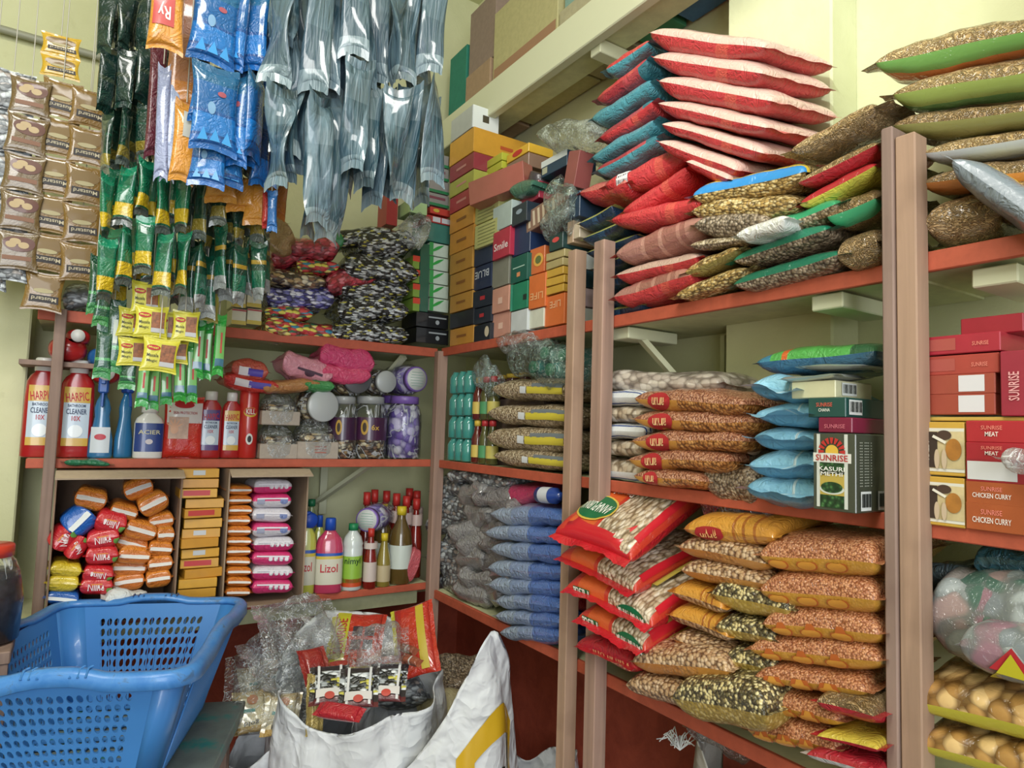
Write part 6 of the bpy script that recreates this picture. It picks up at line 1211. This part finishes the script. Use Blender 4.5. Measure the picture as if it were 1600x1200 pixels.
for k in range(22):        # diagonal ribs on the right-hand side
    u = .04+.90*k/21; a = E_[1][0].lerp(E_[1][1], max(0, u-.06)); b = E_[1][2].lerp(E_[1][3], min(1, u+.06)); MB().tube([tuple(b+Vector((.004, 0, .01))), tuple(a+Vector((.004, 0, -.02)))], .0018, 5).build('diagonal_rib', BL, bk, True)
# table
t = NT('painted_table'); setp(t.b, .55); co = t.add('TexCoord').outputs['Object']; nz = t.add('TexNoise', Scale=7.0, Detail=6.0, Roughness=.65); t.ln(co, nz.inputs['Vector'])
t.ln(t.ramp(nz.outputs['Fac'], [(.35, '#5c6466'), (.52, '#6c7876'), (.60, '#2f7f7c'), (.66, '#3c6c84'), (.74, '#4f5658')]), t.b.inputs['Base Color']); TBL = t.m
tb = empty('work_table', Mb @ Matrix.Translation((0, 0, -ZT_-.002)), label='low worn table with grey and teal paint under the blue basket', cat='table')
MB().box(-.42, .235, -.50, .20, ZT_-.03, ZT_, .003).build('table_top', TBL, tb)
for sx in (-.38, .19):
    for sy in (-.46, .15): MB().box(sx-.02, sx+.02, sy-.02, sy+.02, 0, ZT_-.03, .002).build('leg', W3, tb)
MB().box(-.39, .20, -.46, -.43, ZT_-.10, ZT_-.03).box(-.39, .20, .12, .15, ZT_-.10, ZT_-.03).build('apron', W3, tb)
# jar with red lid on a stool at the left edge
P = onz(-4, 1000, 1.0); P = ony(-6, 1000, 1.70); zj = P.z; r = .062; hj = ony(-6, 862, 1.70).z-zj+.015; x = ony(36, 870, 1.70).x-r*1.02
o = jar(TM((x, 1.70, zj)), r*2, hj, 'large clear jar with red lid and dark contents at the left picture edge', '#c83c28', (plain('#2c2a30', .4, coat=.5, var=.5, bs=60), .72))
o.children[0].scale = (1.22, 1.22, 1.0)
MB().lathe([(.01, r*1.01), (hj*.26, r*1.01)], 32, caps=(False, False)).build('label', plain('#8cb07c', .4, coat=.5), o, True)
st = empty('wooden_stool', Matrix.Translation((x, 1.70, 0)), label='small wooden stool carrying the red lidded jar', cat='stool')
MB().box(-.09, .06, -.09, .09, zj-.025, zj-.001, .002).build('seat', W3, st)
for sx in (-.075, .045):
    for sy in (-.075, .075): MB().box(sx-.012, sx+.012, sy-.012, sy+.012, 0, zj-.025).build('leg', W3, st)
def shreds(px, py, z, n, lab, spread=.05, seed=3, base=None):
    r_ = random.Random(seed); c = base or onz(px, py, z); m = MB()
    for k in range(n):
        a = r_.uniform(0, 2*PI); l = r_.uniform(.3, 1)*spread; p = [Vector((c.x, c.y, c.z))+Vector((math.cos(a+.5*s*r_.uniform(-1, 1))*l*s, math.sin(a)*l*s, .035*math.sin(s*2.5)*r_.uniform(.4, 1))) for s in (0, .35, .7, 1)]
        m.tube(p, .0012, 5)
    return tag(m.build('woven_threads', plain('#d0d2d0', .7), None, True), lab, 'threads', kind='stuff')

# sacks
def sack_mat(c):
    key = ('sack', c)
    if key in _M: return _M[key]
    t = NT('woven_sack'); setp(t.b, .6, 0, .0, .3); co = t.add('TexCoord').outputs['Object']
    n1 = t.add('TexNoise', Scale=9.0, Detail=2.0, Distortion=.5); n2 = t.add('TexNoise', Scale=22.0, Detail=2.0, Distortion=.6); w1 = t.add('TexWave', Scale=300.0)
    for q in (n1, n2, w1): t.ln(co, q.inputs['Vector'])
    h = t.math('ABSOLUTE', t.math('SUBTRACT', n1.outputs['Fac'], .5)); h2 = t.math('ABSOLUTE', t.math('SUBTRACT', n2.outputs['Fac'], .5))
    b = t.bump(t.math('SUBTRACT', 1.0, h), .7, .05); b = t.bump(t.math('SUBTRACT', 1.0, h2), .5, .012, b)
    t.b.inputs['Base Color'].default_value = col(c); t.ln(b, t.b.inputs['Normal']); _M[key] = t.m; return t.m
SK = sack_mat('#d2d5d8')
def sack(cx, cy, R, h, label, seed=0, peaks=(), inner=.16, ex=1.0, lean=(0, 0), name='woven_sack', cat='sack', fill=None, sag=.03, mat=None):
    nT, nR = 96, 34; sd = seed*11.3
    def zr(th): 
        z = h + sag*math.sin(2*th+sd) + .4*sag*math.sin(5*th+sd*2)
        for a, amp, wd in peaks: d = (th-a+PI) % (2*PI)-PI; z += amp*math.exp(-(d/wd)**2)
        return z
    def S(th, t, off=0):       # t: 0 floor .. 1 rim .. 1+ inside
        H_ = zr(th)
        if t <= 1: z = H_*t; r = R*(.86+.26*math.sin(PI*min(1, t*1.05))**.8*.6 + .04*t); r *= 1-.06*(t > .9)*(t-.9)*10*.3
        else: z = H_-inner*(t-1)*2.2; r = R*(.90-.10*(t-1))
        f = .010*math.sin(7*th+3*math.sin(t*3+sd))*(.3+.7*t) + .03*noise.noise(Vector((math.cos(th)*2.4, math.sin(th)*2.4, t*3+sd))) + .014*noise.noise(Vector((math.cos(th)*7, math.sin(th)*7, t*8+sd)))
        r = r+f*R*4.5*.5+off
        return Vector((cx+lean[0]*t+r*math.cos(th)*ex, cy+lean[1]*t+r*math.sin(th), max(z, .0)))
    v = []; f = []
    for j in range(nR+1):
        t = 1.45*j/nR
        for i in range(nT): v.append(tuple(S(2*PI*i/nT, t)))
    for j in range(nR):
        for i in range(nT): f.append((j*nT+i, j*nT+(i+1) % nT, (j+1)*nT+(i+1) % nT, (j+1)*nT+i))
    o = mk(name, v, f, mat or SK, None, True); tag(o, label, cat, 'white woven sacks on the floor' if name == 'woven_sack' else None)
    return o, S
def spatch(o, S, name, th0, th1, t0, t1, m, n=14, off=.004):
    v = []; f = []
    for j in range(n+1):
        for i in range(n+1): v.append(tuple(S(th0+(th1-th0)*i/n, t0+(t1-t0)*j/n, off)))
    for j in range(n):
        for i in range(n): a = j*(n+1)+i; f.append((a, a+1, a+n+2, a+n+1))
    return mk(name, v, f, m, o, True)
def lay(px, py, z, w, l, t, rz, tilt, label, mt, mb=None, name='packet', cat='packet', group=None, roll=0, **k):
    P = onz(px, py, z); _seed[0] += 1
    M = Matrix.Translation(P) @ Matrix.Rotation(-.35+rz, 4, 'Z') @ Matrix.Rotation(tilt, 4, 'X') @ Matrix.Rotation(roll, 4, 'Y')
    o, S = pillow(name, w, l, t, mt, mb, None, None, M, seed=_seed[0], **k); tag(o, label, cat, group)
    return o, (lambda u, v, e=.0025: (lambda x, y: S(u+2*x/w, v+2*y/l, 1, e)))
c1 = onz(566, 1036, .80); o, S1 = sack(c1.x, c1.y+.0, .225, .80, 'large open white woven sack full of red and black spice sachets', 1, [(1.6, .07, 1.0), (4.4, -.10, .9)], inner=.14)
spatch(o, S1, 'yellow_print', 4.55, 5.0, .42, .60, plain('#b8b02c', .5)); 
wds = MB(); _f = lambda x, y: S1(4.80+x/.2, .51+y/.8, .006); words(o, 'S', .07, .09, '#b02c2c', _f)
RF = .215; TH = 4.95; Pf = onz(778, 1010, .90); c2 = Vector((Pf.x-RF*math.cos(TH)*1.02, Pf.y-RF*math.sin(TH)*1.02, 0)); o, S2 = sack(c2.x, c2.y, RF, .63, 'open white woven sack with bold yellow frame print and a raised corner', 2, [(TH, .27, .74), (3.3, -.05, .5), (1.8, .08, .8)], inner=.2)
YW_ = plain('#c9a01c', .42, 0, .4, .3, 20)
spatch(o, S2, 'yellow_stripe', 4.50, 4.68, .25, .82, YW_, 20); spatch(o, S2, 'yellow_stripe', 4.68, 5.26, .75, .82, YW_, 16); spatch(o, S2, 'yellow_stripe', 5.20, 5.38, .55, .82, YW_, 16); spatch(o, S2, 'yellow_stripe', 5.38, 6.0, .49, .58, YW_, 12)
spatch(o, S2, 'brown_picture', 5.34, 5.66, .34, .46, plain('#5c4438', .6, var=.3), 8); spatch(o, S2, 'orange_picture', 5.10, 5.32, .24, .38, plain('#b8602c', .6, var=.3), 8); spatch(o, S2, 'small_black_mark', 5.02, 5.08, .62, .67, ink('#1c2420'), 4)
c3 = onz(845, 1195, .50); sack(c3.x, c3.y+.02, .12, .50, 'small white woven sack slumped beside the yellow printed one', 3, inner=.1)
c4 = onz(520, 1190, .52); o, S4 = sack(c4.x-.01, c4.y-.02, .135, .50, 'low white woven sack in front of the large one', 4, inner=.08, sag=.05)
c5 = onz(600, 1220, .50); sack(c5.x+.03, c5.y-.02, .13, .50, 'low crumpled white sack between the large sack and the yellow printed one', 5, inner=.08, sag=.05)
c6 = onz(410, 1170, .62); sack(c6.x+.03, c6.y+.05, .11, .60, 'white woven sack under the clear bag of gold sachets', 6, inner=.08, sag=.03)
# contents of the large sack
BKS = pack('#3a2c30', 'candyblack', bands=[(0, '#5c1c20'), (.12, '#2a2428')], axis=1, mask=[(0, 0.0), (.3, 1.0), (.8, 0)], maxis=1, crin=.8, coat=1)
REDS = pack('#b82c1c', bands=[(0, '#b8b02c'), (.0, '#a82820'), (.22, '#b83020')], axis=0, crin=.8, coat=1.0, rough=.25)
lay(566, 1052, .70, .34, .32, .10, 0, .1, 'heap of dark spice sachets filling the large sack', pack('#3c3034', 'greyfoil', crin=1.2), cat='sachet heap', name='sachet_heap', wr=.2)['kind'] if False else tag(lay(566, 1052, .70, .34, .32, .10, 0, .1, 'x', pack('#3c3034', 'greyfoil', crin=1.2), name='sachet_heap', wr=.2)[0], 'heap of dark spice sachets filling the large sack', 'sachets', kind='stuff')
o, f = lay(556, 1000, .82, .13, .17, .03, -.15, .65, 'red and yellow spice packet lettered SUNRISE lying in the large sack', REDS); patch(o, 'yellow_band', .038, .165, plain('#b8b02c', .35, coat=.8), f(-.62, 0), n=8); words(o, 'SUNRISE', .11, .026, '#a82420', f(-.62, 0, .004), PI/2)
for q in range(4): patch(o, 'dark_window', .026, .030, ink('#3c2c34'), f(.05+.5*(q % 2), -.3+.5*(q//2)), n=3)
o, f = lay(590, 1040, .79, .22, .05, .02, .12, .5, 'red and yellow folded packet edge across the middle of the large sack', pack('#a8402c', bands=[(0, '#b0a02c'), (.4, '#a8382c')], axis=1, coat=1, crin=1.))
o, f = lay(648, 1000, .84, .10, .20, .03, .1, .8, 'red packet with yellow stripe along the right rim of the large sack', REDS, roll=-.5); patch(o, 'yellow_band', .022, .18, plain('#b8a02c', .35, coat=.8), f(.5, 0), n=6)
for q, (px, py) in enumerate([(515, 1070), (561, 1074), (606, 1066)]):
    o, f = lay(px, py, .80, .070, .10, .02, .05-.1*q, .62, 'black spice sachet with white frame, %s of the row in the large sack' % ['left', 'middle', 'right'][q], BKS, cat='sachet', name='spice_sachet', group='black spice sachets')
    for s in (-.72, .72): patch(o, 'white_bar', .006, .095, ink('#d0d0d0'), f(s, 0), n=6)
    patch(o, 'white_panel', .062, .020, ink('#d0ccc8'), f(0, -.56, .004), n=4); patch(o, 'sun_emblem', .022, .018, ink('#b83c2c'), f(0, -.72, .005), True)
lay(492, 1040, .82, .05, .09, .02, .5, .8, 'small red sachet with round picture at the left of the black ones', pack('#8c2420', crin=.8), cat='sachet', name='spice_sachet'); lay(530, 1112, .80, .09, .035, .02, -.5, .5, 'red sachet corner below the black ones', pack('#a8202c', crin=.8), cat='sachet', name='spice_sachet')
for q in range(4): lay(625+q*6, 978+q*18, .84, .05, .02, .018, -.9, .5, 'brown and white sachet roll on the right side of the large sack, %s' % NTH[q], pack('#8c4a34', bands=[(0, '#8c4a34'), (.45, '#c8c4c0'), (.55, '#8c4a34')], axis=0, crin=.6), cat='sachet', name='spice_sachet', group='rolled sachets')
CLB = clear('#c4c8cc', .30)
lay(470, 985, .86, .16, .20, .09, .4, .6, 'crumpled clear plastic bag at the left of the large sack', CLB, cat='plastic bag', name='plastic_bag', wr=.3, fin=.03); lay(592, 1010, .86, .11, .12, .06, 0, .5, 'glossy clear plastic bag on top of the red packets', clear('#b0b0b4', .35), cat='plastic bag', name='plastic_bag', wr=.35, fin=.02); lay(440, 1030, .80, .12, .16, .08, .8, .5, 'crumpled clear plastic bag between table and large sack', CLB, cat='plastic bag', name='plastic_bag', wr=.35, fin=.03)
GS_ = pack('#c8b88c', bands=[(0, '#b09050'), (.14, '#cfc09a'), (.8, '#b8a070')], axis=1, crin=.8, coat=1)
for q, (px, py, rz) in enumerate([(392, 1112, .25), (440, 1116, -.1), (400, 1070, .5), (432, 1060, .1)]):
    o, f = lay(px, py, .70 if q < 2 else .72, .065, .10, .018, rz, .9, 'pale gold sachet with orange and teal print in the clear bag, %s' % ['front left', 'front right', 'back left', 'back right'][q], GS_, cat='sachet', name='gold_sachet', group='pale gold sachets')
    patch(o, 'orange_print', .026, .024, ink('#b87850'), f(.1, .5), True); patch(o, 'teal_print', .03, .008, ink('#4c8c84'), f(-.2, .0), n=2); 
    if q < 2: words(o, 'gold', .034, .014, '#2c2c28', f(.0, -.6, .004), PI)
lay(418, 1080, .735, .17, .20, .08, .1, .8, 'clear plastic bag around the pale gold sachets', clear('#d0d4d0', .18), cat='plastic bag', name='plastic_bag', wr=.25, fin=.02)
o, f = lay(492, 1100, .76, .022, .13, .012, .1, 1.2, 'long gold foil strip hanging over the front of the large sack', pack('#a89458', crin=.8, metal=.4), cat='foil strip', name='foil_strip', roll=.4)
# contents of the yellow printed sack
lay(720, 1060, .66, .15, .15, .10, 0, .5, 'clear bag of small brown items inside the yellow printed sack', pack('#a08868', 'soya', crin=.8, coat=1), cat='plastic bag', name='plastic_bag', wr=.2); o, f = lay(700, 1130, .62, .13, .19, .08, .15, .5, 'clear bag of pale yellow blocks in the yellow printed sack', pack('#b8ac84', crin=1.0, coat=1), cat='plastic bag', name='plastic_bag', wr=.15)
for q in range(3): patch(o, 'yellow_block', .032, .02, plain('#c0a848', .4, coat=.8), f(-.3+.4*q, -.1-.2*(q % 2)), n=3)
# sack with loose threads under the right shelf
c7 = onx(1150, 1190, XR+.10); sack(c7.x+.05, c7.y, .12, c7.z, 'pale plastic lined sack with loose threads under the right shelf', 7, inner=.05, sag=.04, mat=sack_mat('#a8a49c'))
P = onx(1062, 1172, XR+.06); shreds(0, 0, 0, 26, 'tuft of loose white sack threads under the right shelf', .05, 4, P)
P = ony(40, 978, 1.80); zt = P.z; 
c8 = onx(1110, 1140, XR+.03)
bag(WR, (1072, 1140), (1160, 1160), 60, .12, 'clear plastic bag rising from the sack under the right shelf', clear('#c0b0b0', .3), off=.03, cat='plastic bag', name='plastic_bag', wr=.3)
